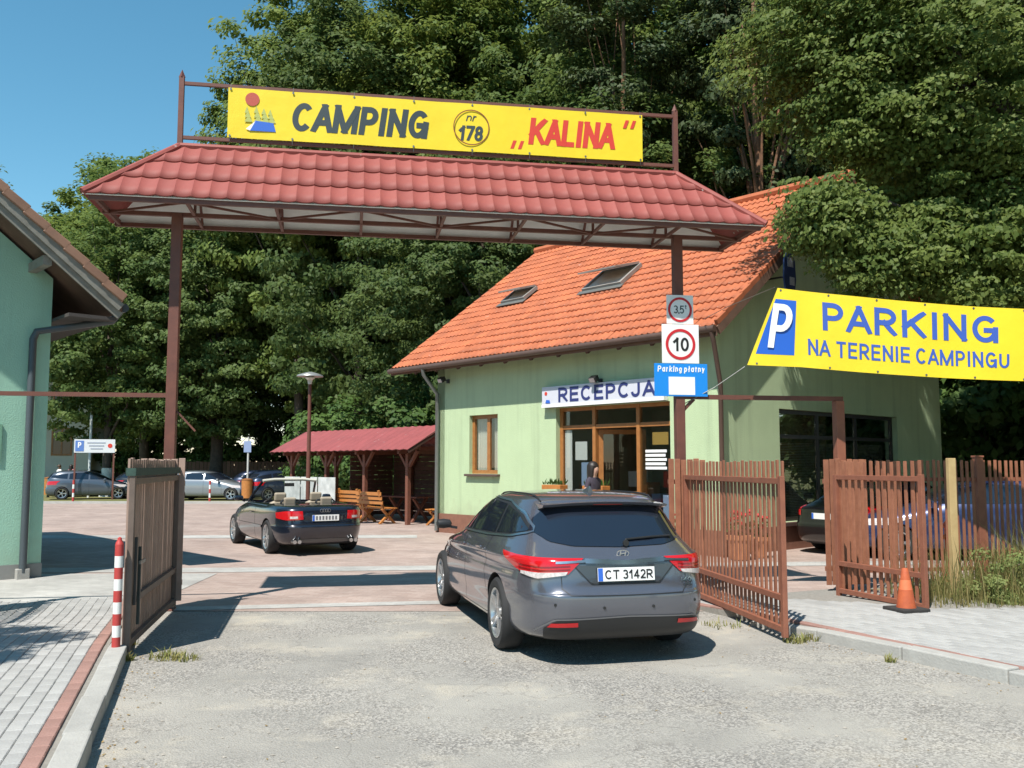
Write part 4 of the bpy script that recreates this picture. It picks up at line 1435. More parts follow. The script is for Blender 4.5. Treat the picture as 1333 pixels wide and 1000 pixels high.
s3.add(v, [(0, 2, 6, 4), (1, 5, 7, 3), (0, 1, 3, 2), (4, 6, 7, 5), (0, 4, 5, 1), (2, 3, 7, 6)])
s3.build('far_roof', ORANGE_TILE, lb)
T2 = Vector((-1, 0, K2)).normalized(); X2 = Vector((0, 1, 0)); N2 = X2.cross(T2)
N2 = -N2 if N2.z < 0 else N2
sl2 = (EX + W2 / 2) / T2.x * -1
tl2 = .36
nr2 = int(sl2 / tl2)
BROWN_TILE = mat('brown_clay_tile', (.36, .20, .13), .7, c2=(.27, .15, .10), vscale=3, rnd=.1)
BA2 = Matrix(((X2.x, T2.x, N2.x), (X2.y, T2.y, N2.y), (X2.z, T2.z, N2.z))).to_4x4()
if BA2.to_3x3().determinant() < 0:
    BA2 = Matrix(((-X2.x, T2.x, N2.x), (-X2.y, T2.y, N2.y), (-X2.z, T2.z, N2.z))).to_4x4()
t2m = tile_mesh('roof_tile', .30, tl2 + .05, .034, .03, BROWN_TILE, seg=8, lip=.05, pantile=True)
for r in range(nr2):
    for c in range(9):
        p = Vector((EX, EY + .30 * c + (.30 if BA2[1][0] < 0 else 0), EZ2 - .08)) + T2 * (r * tl2)
        o = obj('roof_tile', t2m, rf2); o.matrix_local = Matrix.Translation(p) @ BA2
for r in range(nr2):
    p0 = Vector((EX, EY - .02, EZ2 - .03)) + T2 * (r * tl2); p1 = p0 + T2 * (tl2 + .03)
    q = MB(); q.bar(p0 + N2 * .03, p1 + N2 * .005, .09, .13, up=N2); q.build('verge_tile', BROWN_TILE, rf2, bevel=.012)
vb = mat('weathered_verge_board', (.30, .29, .25), .85, c2=(.20, .19, .16), vscale=6)
for k, (dz, yy) in enumerate(((-.15, EY - .01), (-.27, EY + .03))):
    q = MB(); q.bar(Vector((EX - .02, yy, EZ2 + dz)), Vector((-W2 / 2, yy, z_at(-W2 / 2) + dz)), .03, .13, up=N2); q.build('verge_board', vb, rf2)
q = MB(); q.box(EX - .75, EX - .06, EY + .06, D2, EZ2 - .35, EZ2 - .30); q.build('soffit', mat('dark_soffit', (.07, .06, .055), .8), lb)
q = MB(); q.path([(EX + .05, EY + .05, EZ2 - .14), (EX + .05, D2, EZ2 - .18)], .07, 10); q.build('gutter', mat('slate_gutter', (.06, .075, .085), .45), lb, smooth=True)
q = MB(); q.path([(EX + .05, EY + .25, EZ2 - .18), (EX - .05, EY + .30, EZ2 - .33), (-.22, -.09, 3.72), (-.27, -.09, 3.60), (-.27, -.09, .10)], .055, 10); q.build('downpipe', MATS['slate_gutter'], lb, smooth=True)
q = MB(); q.box(-.36, -.18, -.14, -.02, 0, .16); q.build('drain_foot', CONCRETE, lb, bevel=.01)
q = MB(); q.bar((-.30, EY + .1, z_at(-.3) - .40), (-.30, 0, z_at(-.3) - .40), .12, .14); q.build('purlin_end', vb, lb)
q = MB(); q.box(-.98, -.62, -.03, -.002, 1.75, 2.30); q.build('notice_panel', mat('dull_green_panel', (.18, .36, .25), .6), lb)
q = MB(); q.box(-1.25, -.82, -.036, -.031, 1.8, 2.2); q.build('notice', WHITE, lb)

# ================================================================== CARS
def mono(xs, ys, t):
    """monotone cubic through (xs, ys) at t"""
    xs, ys = np.asarray(xs, float), np.asarray(ys, float)
    h = np.diff(xs); d = np.diff(ys) / h
    m = np.zeros_like(ys)
    m[0], m[-1] = d[0], d[-1]
    for i in range(1, len(ys) - 1):
        m[i] = 0 if d[i - 1] * d[i] <= 0 else 2 * d[i - 1] * d[i] / (d[i - 1] + d[i])
    i = np.clip(np.searchsorted(xs, t) - 1, 0, len(h) - 1)
    s = (t - xs[i]) / h[i]
    return ((1 + 2 * s) * (1 - s) ** 2 * ys[i] + s * (1 - s) ** 2 * h[i] * m[i] + s * s * (3 - 2 * s) * ys[i + 1] + s * s * (s - 1) * h[i] * m[i + 1])

def shell(levels, per=5, M=22, crease=None):
    lv = np.array(levels, float)
    ks = np.arange(len(lv))
    ts = np.linspace(0, len(lv) - 1, (len(lv) - 1) * per + 1)
    cols = [mono(ks, lv[:, c], ts) for c in range(6)]
    ang = np.linspace(0, math.pi / 2, 160)
    verts, faces = [], []
    for z, yr, yf, hw, nr, nf in zip(*cols):
        ym, a = (yr + yf) / 2, (yf - yr) / 2
        def quarter(n, sgn):
            x = hw * np.abs(np.cos(ang)) ** (2 / n); y = ym + sgn * a * np.abs(np.sin(ang)) ** (2 / n)
            # even spacing, denser in the corner
            s = np.concatenate([[0], np.cumsum(np.hypot(np.diff(x) * 2.2, np.diff(y)))])
            q = np.linspace(0, s[-1], M + 1)
            return np.interp(q, s, x), np.interp(q, s, y)
        xr, yr_ = quarter(nr, -1); xf, yf_ = quarter(nf, 1)
        # start rear centre, +x side to the front centre, then mirrored
        px = np.concatenate([xr[::-1], xf[1:]]); py = np.concatenate([yr_[::-1], yf_[1:]])
        if crease is not None:
            px = px + np.where(px > .3 * hw, crease(py, z, hw), 0)
        ring_ = list(zip(px, py)) + [(-x, y) for x, y in zip(px[-2:0:-1], py[-2:0:-1])]
        verts += [(x, y, z) for x, y in ring_]
        n = len(ring_)
    rowsn = len(ts)
    for i in range(rowsn - 1):
        for k in range(n):
            k2 = (k + 1) % n
            faces.append((i * n + k, i * n + k2, (i + 1) * n + k2, (i + 1) * n + k))
    faces.append(tuple(reversed(range(n))))
    faces.append(tuple((rowsn - 1) * n + k for k in range(n)))
    return verts, faces

def body_object(verts, faces, paint, wheels, wr, hw, parent, boxcut=None, name='body'):
    me = bpy.data.meshes.new(name)
    me.from_pydata(verts, [], faces)
    me.materials.append(paint); me.materials.append(BLACKPL)
    o = bpy.data.objects.new(name, me); col.objects.link(o)
    cut = MB()
    for y, z in wheels:
        for s in (-1, 1):
            cut.lathe([(wr, s * (hw - .27)), (wr, s * (hw + .3))][::s], 40, (0, y, z), axis='x')
    cut2 = None
    cm = cut.mesh('cut'); co = bpy.data.objects.new('cut', cm); col.objects.link(co)
    md = o.modifiers.new('b', 'BOOLEAN'); md.operation = 'DIFFERENCE'; md.object = co; md.solver = 'EXACT'
    if boxcut:
        b2 = boxcut.mesh('cut2'); c2 = bpy.data.objects.new('cut2', b2); col.objects.link(c2)
        md = o.modifiers.new('c', 'BOOLEAN'); md.operation = 'DIFFERENCE'; md.object = c2; md.solver = 'EXACT'
    dg = bpy.context.evaluated_depsgraph_get(); dg.update()
    new = bpy.data.meshes.new_from_object(o.evaluated_get(dg))
    bpy.data.objects.remove(o); bpy.data.objects.remove(co)
    if boxcut:
        bpy.data.objects.remove(c2)
    while len(new.materials) < 2:
        new.materials.append(BLACKPL)
    for p in new.polygons:
        p.use_smooth = True
        p.material_index = 0
        c = p.center
        for y, z in wheels:
            if math.hypot(c.y - y, c.z - z) < wr + .002 and abs(c.x) < hw - .01 and abs(c.x) > hw - .30:
                if abs(p.normal.x) > .9 and abs(c.x) > hw - .2:
                    continue
                p.material_index = 1
        if p.normal.z < -.8:
            p.material_index = 1
    new.set_sharp_from_angle(angle=math.radians(40))
    return obj(name, new, parent)

class Proj:
    def __init__(self, verts, faces, yc=-1.3):
        self.b = BVHTree.FromPolygons([Vector(v) for v in verts], faces)
        self.yc = yc
    def hit(self, o, d, off):
        loc, nrm, i, dist = self.b.ray_cast(Vector(o), Vector(d))
        if loc is None:
            return None
        if nrm.dot(Vector(d)) > 0:
            nrm = -nrm
        return loc + nrm * off
    def pt(self, mode, a, z, off, s=1):
        if mode == 'side':
            return self.hit((s * 3, a, z), (-s, 0, 0), off)
        if mode == 'rear':
            return self.hit((a * s, -5, z), (0, 1, 0), off)
        if mode == 'front':
            return self.hit((a * s, 5, z), (0, -1, 0), off)
        if mode == 'top':
            return self.hit((a * s, z, 4), (0, 0, -1), off)
        if mode == 'rad':
            d = Vector((math.sin(a) * s, -math.cos(a), 0))
            c = Vector((0, self.yc, z))
            return self.hit(c + d * 5, -d, off)
def resample(pl, n):
    P_ = np.array(pl, float)
    s = np.concatenate([[0], np.cumsum(np.hypot(*np.diff(P_, axis=0).T))])
    q = np.linspace(0, s[-1], n)
    return list(zip(np.interp(q, s, P_[:, 0]), np.interp(q, s, P_[:, 1])))
def patch(pr, name, m, parent, A, B, mode, off=.005, s=1, n=16, k=8):
    A, B = resample(A, n), resample(B, n)
    v, f = [], []
    last = Vector((0, 0, 0))
    for i in range(n):
        for j in range(k):
            t = j / (k - 1)
            p = pr.pt(mode, A[i][0] * (1 - t) + B[i][0] * t, A[i][1] * (1 - t) + B[i][1] * t, off, s)
            if p is None:
                p = last
            last = p
            v.append(p)
    for i in range(n - 1):
        for j in range(k - 1):
            f.append((i * k + j, (i + 1) * k + j, (i + 1) * k + j + 1, i * k + j + 1))
    mb = MB(); mb.add(v, f)
    o = mb.build(name, m, parent, smooth=60)
    return o
def stripe(pr, name, m, parent, pts, w, mode, off=.006, s=1, n=24, horiz=False):
    P_ = resample(pts, n)
    A, B = [], []
    for i, (a, z) in enumerate(P_):
        a0, z0 = P_[max(0, i - 1)]; a1, z1 = P_[min(n - 1, i + 1)]
        d = math.hypot(a1 - a0, z1 - z0) or 1
        nx, nz = -(z1 - z0) / d * w / 2, (a1 - a0) / d * w / 2
        A.append((a - nx, z - nz)); B.append((a + nx, z + nz))
    v, f = [], []
    for i in range(n):
        for q in (A[i], B[i]):
            p = pr.pt(mode, q[0], q[1], off, s)
            v.append(p if p is not None else (v[-1] if v else (0, 0, 0)))
    for i in range(n - 1):
        f.append((2 * i, 2 * i + 2, 2 * i + 3, 2 * i + 1))
    mb = MB(); mb.add(v, f)
    return mb.build(name, m, parent, smooth=60)

_wheels = {}
def wheel_meshes(r, w, spokes, rimr):
    key = (r, w, spokes, rimr)
    if key in _wheels:
        return _wheels[key]
    t = MB()
    prof = [(rimr, -w / 2 + .01), (rimr + .02, -w / 2), (r - .03, -w / 2), (r - .006, -w / 2 + .025), (r, -w / 4), (r, w / 4), (r - .006, w / 2 - .025), (r - .03, w / 2), (rimr + .02, w / 2), (rimr, w / 2 - .012), (rimr, -w / 2 + .01)]
    t.lathe(prof, 40, axis='x', caps=False)
    q = MB()
    q.lathe([(rimr + .004, w / 2 - .004), (rimr - .014, w / 2 - .010), (rimr - .024, w / 2 - .05), (rimr - .03, -w / 2 + .02)], 40, axis='x', caps=False)
    q.lathe([(.062, w / 2 - .055), (.058, w / 2 - .028), (.03, w / 2 - .022)], 20, axis='x')
    for k in range(spokes):
        a = 2 * math.pi * k / spokes
        for da in (-.13, .13):
            p0 = (w / 2 - .038, .05 * math.cos(a), .05 * math.sin(a)); p1 = (w / 2 - .024, (rimr - .012) * math.cos(a + da), (rimr - .012) * math.sin(a + da))
            q.bar(p0, p1, .024, .03, up=(1, 0, 0))
    d = MB(); d.lathe([(rimr - .03, 0), (.02, 0), (.02, .004), (rimr - .03, .004)], 30, axis='x')
    _wheels[key] = (t.mesh('tyre', RUBBER, True), q.mesh('rim', ALLOY, True), d.mesh('brake_disc', mat('dark_brake', (.05, .05, .05), .6)))
    return _wheels[key]
def add_wheels(par, axles, track, r, w=.205, spokes=5, rimr=.215, steer=0):
    tm_, rm_, dm_ = wheel_meshes(r, w, spokes, rimr)
    for k, y in enumerate(axles):
        for s in (-1, 1):
            e = obj('wheel', tm_, par, (s * track, y, r), (0, 0, (0 if s > 0 else math.pi) + (steer if k else 0)))
            obj('rim', rm_, e); obj('brake_disc', dm_, e)

def plate(par, loc, rot, txt, w=.52, h=.114):
    e = MB(); e.box(-w / 2, w / 2, -.006, 0, -h / 2, h / 2)
    p = e.build('number_plate', mat('plate_white', (.78, .78, .76), .4), par, loc=loc, rot=rot, bevel=.002)
    q = MB(); q.box(-w / 2 + .003, -w / 2 + .045, -.0085, -.006, -h / 2 + .003, h / 2 - .003); q.build('country_band', BLUEP, p)
    if txt:
        lettering('lettering', txt, BLACK, p, -.009, (-w / 2 + .065, w / 2 - .02, -.038, .038), sw=.15, gap=.30)
    return p

def paint(name, c, metal=.5, rough=.32):
    return mat(name, c, rough, metal=metal, coat=1.0)

def estate_car(label, loc, rz):
    g = thing('estate_car', label, 'car', loc, rz)
    P = paint('grey_metallic_paint', (.145, .15, .178), .6, .24)
    lv = [  # z, y rear, y front, half width, rear and front roundness
        (.20, -2.20, 2.05, .78, 5.0, 4), (.235, -2.33, 2.18, .85, 5.5, 4), (.30, -2.40, 2.26, .885, 5.5, 4), (.42, -2.435, 2.315, .902, 5.5, 3.8), (.52, -2.445, 2.32, .908, 5.5, 3.6),
        (.600, -2.440, 2.31, .910, 5.5, 3.5), (.625, -2.415, 2.295, .910, 5.6, 3.5), (.70, -2.375, 2.24, .910, 5.8, 3.4), (.80, -2.360, 2.02, .908, 5.8, 3.2), (.875, -2.350, 1.62, .900, 5.6, 3.2), (.905, -2.325, 1.40, .892, 5.4, 3.2),
        (.945, -2.275, 1.15, .875, 5.0, 3.4), (.985, -2.225, .95, .850, 4.8, 3.8), (1.03, -2.175, .80, .822, 4.6, 4.2), (1.12, -2.085, .62, .780, 4.4, 4.4), (1.24, -1.965, .36, .725, 4.4, 4.2),
        (1.335, -1.875, .10, .672, 4.2, 4.0), (1.375, -1.83, -.04, .640, 4.0, 3.8), (1.405, -1.75, -.18, .590, 3.8, 3.4), (1.425, -1.60, -.34, .510, 3.6, 3.2), (1.440, -1.40, -.52, .39, 3.2, 3.0), (1.448, -1.22, -.66, .25, 3, 3), (1.451, -1.05, -.8, .10, 2.6, 2.6)]
    def crease(y, z, hw):
        zl = .845 - .018 * y
        zl2 = .62 - .02 * y
        c = .011 * np.exp(-((z - zl) / .035) ** 2) - .014 * np.exp(-((z - zl + .09) / .06) ** 2) - .012 * np.exp(-((z - .42) / .07) ** 2)
        fade = np.clip((y + 2.25) / .5, 0, 1) * np.clip((2.2 - y) / .6, 0, 1)
        return c * fade
    verts, faces = shell(lv, 5, 26, crease)
    ax = (-1.385, 1.385)
    body_object(verts, faces, P, [(y, .335) for y in ax], .365, .91, g)
    pr = Proj(verts, faces, yc=-1.2)
    add_wheels(g, ax, .80, .33, .215, 5, .225)
    for s in (-1, 1):
        patch(pr, 'window_surround', BLACKPL, g, [(1.02, .985), (.3, 1.0), (-.8, 1.02), (-1.55, 1.055), (-1.86, 1.10)], [(.52, 1.215), (.20, 1.315), (-.35, 1.355), (-1.1, 1.335), (-1.60, 1.245), (-1.88, 1.115)], 'side', .004, s, 40, 10)
        for A, B in (([(.90, 1.005), (.02, 1.018)], [(.52, 1.19), (.20, 1.285), (.02, 1.318)]),
                     ([(-.08, 1.02), (-1.02, 1.045)], [(-.08, 1.325), (-.5, 1.335), (-1.02, 1.315)]),
                     ([(-1.09, 1.05), (-1.55, 1.075), (-1.80, 1.105)], [(-1.09, 1.31), (-1.5, 1.25), (-1.82, 1.12)])):
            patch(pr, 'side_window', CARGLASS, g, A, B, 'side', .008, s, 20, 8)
        stripe(pr, 'chrome_trim', CHROME, g, [(1.0, .978), (.3, .992), (-.8, 1.012), (-1.55, 1.047), (-1.88, 1.098), (-1.90, 1.122), (-1.62, 1.262), (-1.1, 1.35), (-.35, 1.37), (.22, 1.328), (.5, 1.235)], .018, 'side', .010, s, 90)
        for pts in ([(.98, .93), (.93, .6), (.99, .3)], [(-.04, 1.0), (-.05, .6), (-.03, .27)], [(-1.02, 1.03), (-1.0, .85), (-.93, .68), (-1.02, .48)]):
            stripe(pr, 'door_seam', BLACKPL, g, pts, .007, 'side', .002, s, 20)
        stripe(pr, 'sill_trim', BLACKPL, g, [(1.0, .245), (-.98, .245)], .07, 'side', .003, s, 30)
        for y in (-.12, -.98 + .14):
            q = MB()
            a, b = pr.pt('side', y, .865, .022, s), pr.pt('side', y + .19, .86, .022, s)
            if y < -.5: a, b = pr.pt('side', y - .02, .885, .022, s), pr.pt('side', y + .17, .88, .022, s)
            q.bar(a, b, .02, .024); q.build('door_handle', P, g, bevel=.006)
        # mirror
        q = MB(); q.lathe([(.02, -.10), (.075, -.08), (.085, 0), (.07, .085), (.02, .11)], 14, axis='x')
        q.v = [(x * .85, y * .7, z * .66) for x, y, z in q.v]
        m_ = q.build('mirror', BLACKPL if s < 0 else P, g, True, loc=(s * .985, .78, 1.02))
        q = MB(); q.bar((s * .83, .80, .97), (s * .93, .78, .99), .06, .03); q.build('mirror_arm', BLACKPL, g)
        # roof rail
        pts = [pr.pt('top', .565 - .02 * abs(t - .5), -.25 - 1.45 * t, .012 if 0 < t < 1 else .0, s) for t in np.linspace(0, 1, 12)]
        q = MB(); q.path(pts, .009, 6); q.build('roof_rail', BLACKPL, g, smooth=True)
        # tail lamps, wrapping round the corner
        ph = lambda x, y: math.atan2(x, -(y + 1.2))
        A = [(ph(.90, -1.62), .905), (ph(.88, -1.95), .80), (ph(.74, -2.22), .735), (ph(.52, -2.36), .775)]
        B = [(ph(.90, -1.60), .925), (ph(.88, -1.95), .912), (ph(.74, -2.22), .905), (ph(.38, -2.36), .90)]
        patch(pr, 'tail_lamp', REDLENS, g, A, B, 'rad', .010, s, 30, 10)
        patch(pr, 'reversing_lamp', WHITELENS, g, [(ph(.86, -2.06), .765), (ph(.74, -2.22), .735), (ph(.54, -2.36), .768)], [(ph(.86, -2.06), .79), (ph(.74, -2.22), .785), (ph(.52, -2.36), .795)], 'rad', .014, s, 18, 4)
        for zz in (.842, .815):
            stripe(pr, 'lamp_segment', mat('dark_red_lens', (.22, .004, .006), .15, coat=.5), g, [(ph(.86, -2.02), zz), (ph(.70, -2.25), zz - .012), (ph(.50, -2.36), zz)], .010, 'rad', .0135, s, 20)
        stripe(pr, 'lamp_streak', CHROME, g, [(ph(.62, -2.33), .868), (ph(.36, -2.36), .878)], .016, 'rad', .014, s, 12)
        patch(pr, 'reflector', REDLENS, g, [(ph(.70, -2.34), .345), (ph(.46, -2.44), .352)], [(ph(.66, -2.34), .378), (ph(.46, -2.44), .388)], 'rad', .016, s, 10, 4)
        stripe(pr, 'bumper_seam', BLACKPL, g, [(ph(.585, -2.37), .755), (ph(.575, -2.37), .66), (ph(.50, -2.4), .605)], .006, 'rad', .002, s, 12)
        for x, z in ((.22, .50), (.66, .53)):
            q = MB(); p = pr.pt('rad', ph(x, -2.43), z, .003, s); q.lathe([(.013, -.004), (.013, .004)], 10, tuple(p), axis='y'); q.build('parking_sensor', BLACKPL, g)
    # bumper lower, seam, chrome bar, glass, plate
    ph = lambda x, y: math.atan2(x, -(y + 1.2))
    patch(pr, 'bumper_insert', BLACKPL, g, [(-ph(.72, -2.25), .235), (ph(.72, -2.25), .235)], [(-ph(.72, -2.30), .335), (-ph(.62, -2.38), .400), (0, .415), (ph(.62, -2.38), .400), (ph(.72, -2.30), .335)], 'rad', .008, 1, 44, 8)
    stripe(pr, 'bumper_line', mat('bumper_edge', (.2, .2, .21), .3, metal=.5), g, [(-ph(.78, -2.2), .30), (-ph(.64, -2.38), .408), (0, .425), (ph(.64, -2.38), .408), (ph(.78, -2.2), .30)], .012, 'rad', .010, 1, 60)
    stripe(pr, 'tailgate_seam', BLACKPL, g, [(-ph(.50, -2.4), .605), (0, .598), (ph(.50, -2.4), .605)], .007, 'rad', .003, 1, 40)
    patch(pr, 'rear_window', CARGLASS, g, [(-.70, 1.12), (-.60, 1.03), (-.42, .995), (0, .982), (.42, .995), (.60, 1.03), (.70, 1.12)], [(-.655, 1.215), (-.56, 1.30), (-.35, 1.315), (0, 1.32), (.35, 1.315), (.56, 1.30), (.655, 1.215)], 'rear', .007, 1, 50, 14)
    stripe(pr, 'chrome_bar', CHROME, g, [(-.36, .878), (0, .862), (.36, .878)], .030, 'rear', .018, 1, 30)
    patch(pr, 'plate_recess', mat('plate_recess_shade', (.075, .08, .09), .35, metal=.5, coat=1), g, [(-.40, .765), (-.30, .695), (.30, .695), (.40, .765)], [(-.46, .848), (0, .838), (.46, .848)], 'rear', .004, 1, 40, 6)  # flat patch; the recess's shade is put into a darker body colour
    stripe(pr, 'recess_edge', BLACKPL, g, [(-.46, .845), (-.31, .690), (.31, .690), (.46, .845)], .008, 'rear', .006, 1, 60)
    p0 = pr.pt('rear', 0, .765, .02)
    plate(g, (0, p0.y, .768), (math.radians(-6), 0, 0), 'CT 3142R')
    # spoiler lip, fin, wiper, badges
    q = MB(); v = []; f = []
    n = 24
    for i in range(n + 1):
        x = -.60 + 1.20 * i / n
        e = 1 - (abs(x) / .64) ** 4
        yb = -1.905 - .075 * e; zb = 1.335 + .03 * (1 - (abs(x) / .64) ** 2)
        v += [(x, yb, zb), (x, yb + .02, zb - .022), (x, -1.62, zb + .012), (x, -1.70, zb - .05)]
    for i in range(n):
        a = 4 * i
        f += [(a, a + 4, a + 6, a + 2), (a + 1, a + 3, a + 7, a + 5), (a, a + 1, a + 5, a + 4)]
    f += [(0, 2, 3, 1), (4 * n, 4 * n + 1, 4 * n + 3, 4 * n + 2)]
    q.add(v, f); q.build('roof_spoiler', P, g, smooth=30)
    q = MB(); q.box(-.14, .14, -1.962, -1.955, 1.340, 1.353); q.build('brake_light', REDLENS, g)
    pt = pr.pt('top', 0, -1.42, 0)
    q = MB(); q.add([(-.03, -1.50, pt.z - .01), (.03, -1.50, pt.z - .01), (.03, -1.28, pt.z - .01), (-.03, -1.28, pt.z - .01), (0, -1.50, pt.z + .055), (0, -1.46, pt.z + .06)], [(0, 1, 2, 3), (0, 4, 1), (1, 4, 5), (1, 5, 2), (0, 5, 4), (0, 3, 5), (3, 2, 5)]); q.build('antenna_fin', P, g, smooth=True)
    wp = [pr.pt('rear', x, z, .022) for x, z in ((.06, 1.0), (.08, 1.03), (.30, 1.045), (.52, 1.05))]
    q = MB(); q.path(wp, .010, 6); q.path([wp[0], wp[0] + Vector((0, -.02, 0))], .028, 10); q.build('rear_wiper', BLACKPL, g)
    q = MB()
    c = pr.pt('rear', 0, .925, .012)
    import_pts = [(c.x + .055 * math.cos(t), c.y, c.z + .028 * math.sin(t)) for t in np.linspace(0, 2 * math.pi, 25)]
    q.path(import_pts, .0045, 5, caps=False)
    q.bar((c.x - .028, c.y, c.z - .018), (c.x - .018, c.y, c.z + .02), .007, .008); q.bar((c.x + .018, c.y, c.z - .02), (c.x + .028, c.y, c.z + .018), .007, .008); q.bar((c.x - .022, c.y, c.z - .004), (c.x + .022, c.y, c.z + .004), .007, .007)
    q.build('badge', CHROME, g)
    cc = pr.pt('rear', .58, .70, .008)
    b = text_mesh('i40', fit=(.52, .63, .685, .722), sw=.2); b.materials.append(CHROME)
    for vv in b.vertices:
        h = pr.pt('rear', vv.co.x, vv.co.z, .006); vv.co = h
    obj('badge', b, g)
    b = text_mesh('CRDi', fit=(.53, .63, .655, .673), sw=.2); b.materials.append(CHROME)
    for vv in b.vertices:
        vv.co = pr.pt('rear', vv.co.x, vv.co.z, .005)
    obj('badge', b, g)
    # windscreen and front lamps
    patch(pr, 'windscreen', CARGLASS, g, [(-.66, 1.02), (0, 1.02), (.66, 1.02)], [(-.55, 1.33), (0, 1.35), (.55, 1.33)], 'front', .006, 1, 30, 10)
    for s in (-1, 1):
        patch(pr, 'headlamp', WHITELENS, g, [(.48, .60), (.82, .66)], [(.50, .70), (.84, .76)], 'front', .006, s, 12, 6)
    return g

def convertible(label, loc, rz):
    g = thing('convertible_car', label, 'car', loc, rz)
    P = paint('dark_navy_paint', (.010, .013, .024), .2, .25)
    lv = [(.19, -2.05, 1.95, .74, 5, 4), (.23, -2.16, 2.06, .81, 5.5, 4), (.32, -2.22, 2.18, .855, 5.5, 4), (.45, -2.265, 2.24, .878, 5.5, 3.8), (.54, -2.275, 2.24, .885, 5.5, 3.6), (.57, -2.25, 2.22, .885, 5.5, 3.6), (.64, -2.23, 2.15, .884, 5.5, 3.4), (.74, -2.225, 1.95, .880, 5.5, 3.4),
          (.82, -2.215, 1.60, .872, 5.5, 3.4), (.875, -2.19, 1.30, .858, 5.2, 3.4), (.905, -2.13, 1.08, .835, 5, 3.6), (.925, -1.98, .92, .795, 4.6, 3.8), (.937, -1.70, .80, .72, 4.4, 4), (.944, -1.40, .72, .60, 4, 4)]
    verts, faces = shell(lv, 4, 22)
    ax = (-1.32, 1.33)
    cut = MB()
    cut.prism([(-.70, .42), (.70, .42), (.72, 1.3), (-.72, 1.3)], -1.05, .62)
    body_object(verts, faces, P, [(y, .325) for y in ax], .35, .885, g, cut)
    pr = Proj(verts, faces, yc=-1.1)
    add_wheels(g, ax, .77, .322, .225, 7, .225)
    CREAM = mat('cream_leather', (.37, .31, .235), .55, var=.06)
    DARKL = mat('dark_leather', (.03, .027, .025), .6)
    for x in (-.37, .37):
        for y, sc in ((-.05, 1.0), (-.72, .92)):
            q = MB(); q.prism([(-.23, .45), (.23, .45), (.22, .92 * sc + .0), (.12, .97 * sc), (-.12, .97 * sc), (-.22, .92 * sc)], -.07, .07)
            q.build('seat_back', CREAM, g, loc=(x, y - .22, .0), rot=(math.radians(10), 0, 0), bevel=.03)
            q = MB(); q.box(-.23, .23, -.2, .3, .42, .55); q.build('seat_cushion', CREAM, g, loc=(x, y, 0), bevel=.03)
            q = MB(); q.box(-.12, .12, -.045, .045, 0, .17); q.build('headrest', CREAM, g, loc=(x, y - .40, .96 * sc), rot=(math.radians(8), 0, 0), bevel=.03)
    q = MB(); q.box(-.70, .70, .38, .62, .6, .90); q.build('dashboard', DARKL, g, bevel=.03)
    q = MB(); q.path([(-.37 + .17 * math.cos(t), .25 + .06 * math.sin(t), .80 + .16 * math.sin(t)) for t in np.linspace(0, 6.283, 21)], .014, 6, caps=False); q.build('steering_wheel', DARKL, g)
    # windscreen frame and glass
    wb, wt = [(-.70, .78, .93), (.70, .78, .93)], [(-.56, .16, 1.36), (.56, .16, 1.36)]
    q = MB(); q.path([wb[0], wt[0]], .026, 8); q.path([wb[1], wt[1]], .026, 8); q.build('windscreen_pillar', P, g, smooth=True)
    q = MB(); q.path([(-.57, .15, 1.36), (-.3, .20, 1.385), (.3, .20, 1.385), (.57, .15, 1.36)], .032, 8); q.build('windscreen_header', mat('pale_header_trim', (.55, .53, .46), .5), g, smooth=True)
    q = MB(); q.add([(-.69, .775, .94), (.69, .775, .94), (.55, .165, 1.355), (-.55, .165, 1.355)], [(0, 1, 2, 3)]); q.build('windscreen', SCREENGLASS, g)
    q = MB(); q.box(-.10, .10, .16, .19, 1.24, 1.31); q.build('interior_mirror', BLACKPL, g)
    for s in (-1, 1):
        q = MB(); q.lathe([(.02, -.09), (.07, -.07), (.08, 0), (.065, .08), (.02, .10)], 12, axis='x'); q.v = [(x, y * .75, z * .75) for x, y, z in q.v]
        q.build('mirror', P, g, True, loc=(s * .95, .60, 1.0))
        q = MB(); q.bar((s * .82, .62, .93), (s * .90, .6, .97), .05, .03); q.build('mirror_arm', BLACKPL, g)
        for pts in ([(.80, .9), (.78, .5), (.84, .25)], [(-.48, .91), (-.50, .5), (-.42, .25)]):
            stripe(pr, 'door_seam', mat('seam_black', (.002, .002, .002), .9), g, pts, .008, 'side', .002, s, 16)
        stripe(pr, 'belt_trim', CHROME, g, [(.85, .905), (-.2, .912), (-1.2, .905)], .014, 'side', .006, s, 30)
        q = MB(); a, b = pr.pt('side', -.32, .76, .02, s), pr.pt('side', -.14, .755, .02, s); q.bar(a, b, .02, .024); q.build('door_handle', P, g, bevel=.006)
        stripe(pr, 'side_strip', P, g, [(1.0, .50), (-1.0, .50)], .05, 'side', .014, s, 30)
        ph = lambda x, y: math.atan2(x, -(y + 1.1))
        patch(pr, 'tail_lamp', REDLENS, g, [(ph(.86, -1.86), .70), (ph(.72, -2.12), .665), (ph(.42, -2.22), .675)], [(ph(.86, -1.84), .80), (ph(.72, -2.12), .83), (ph(.44, -2.22), .83)], 'rad', .010, s, 24, 8)
        patch(pr, 'indicator_lamp', WHITELENS, g, [(ph(.66, -2.16), .69), (ph(.52, -2.20), .69)], [(ph(.66, -2.16), .735), (ph(.52, -2.20), .735)], 'rad', .014, s, 8, 4)
        q = MB()
        for dx in (.50, .59):
            q.lathe([(.036, -2.27), (.036, -2.12)], 12, (s * dx, 0, .27), axis='y')
        q.build('exhaust_pipe', CHROME, g, smooth=True)
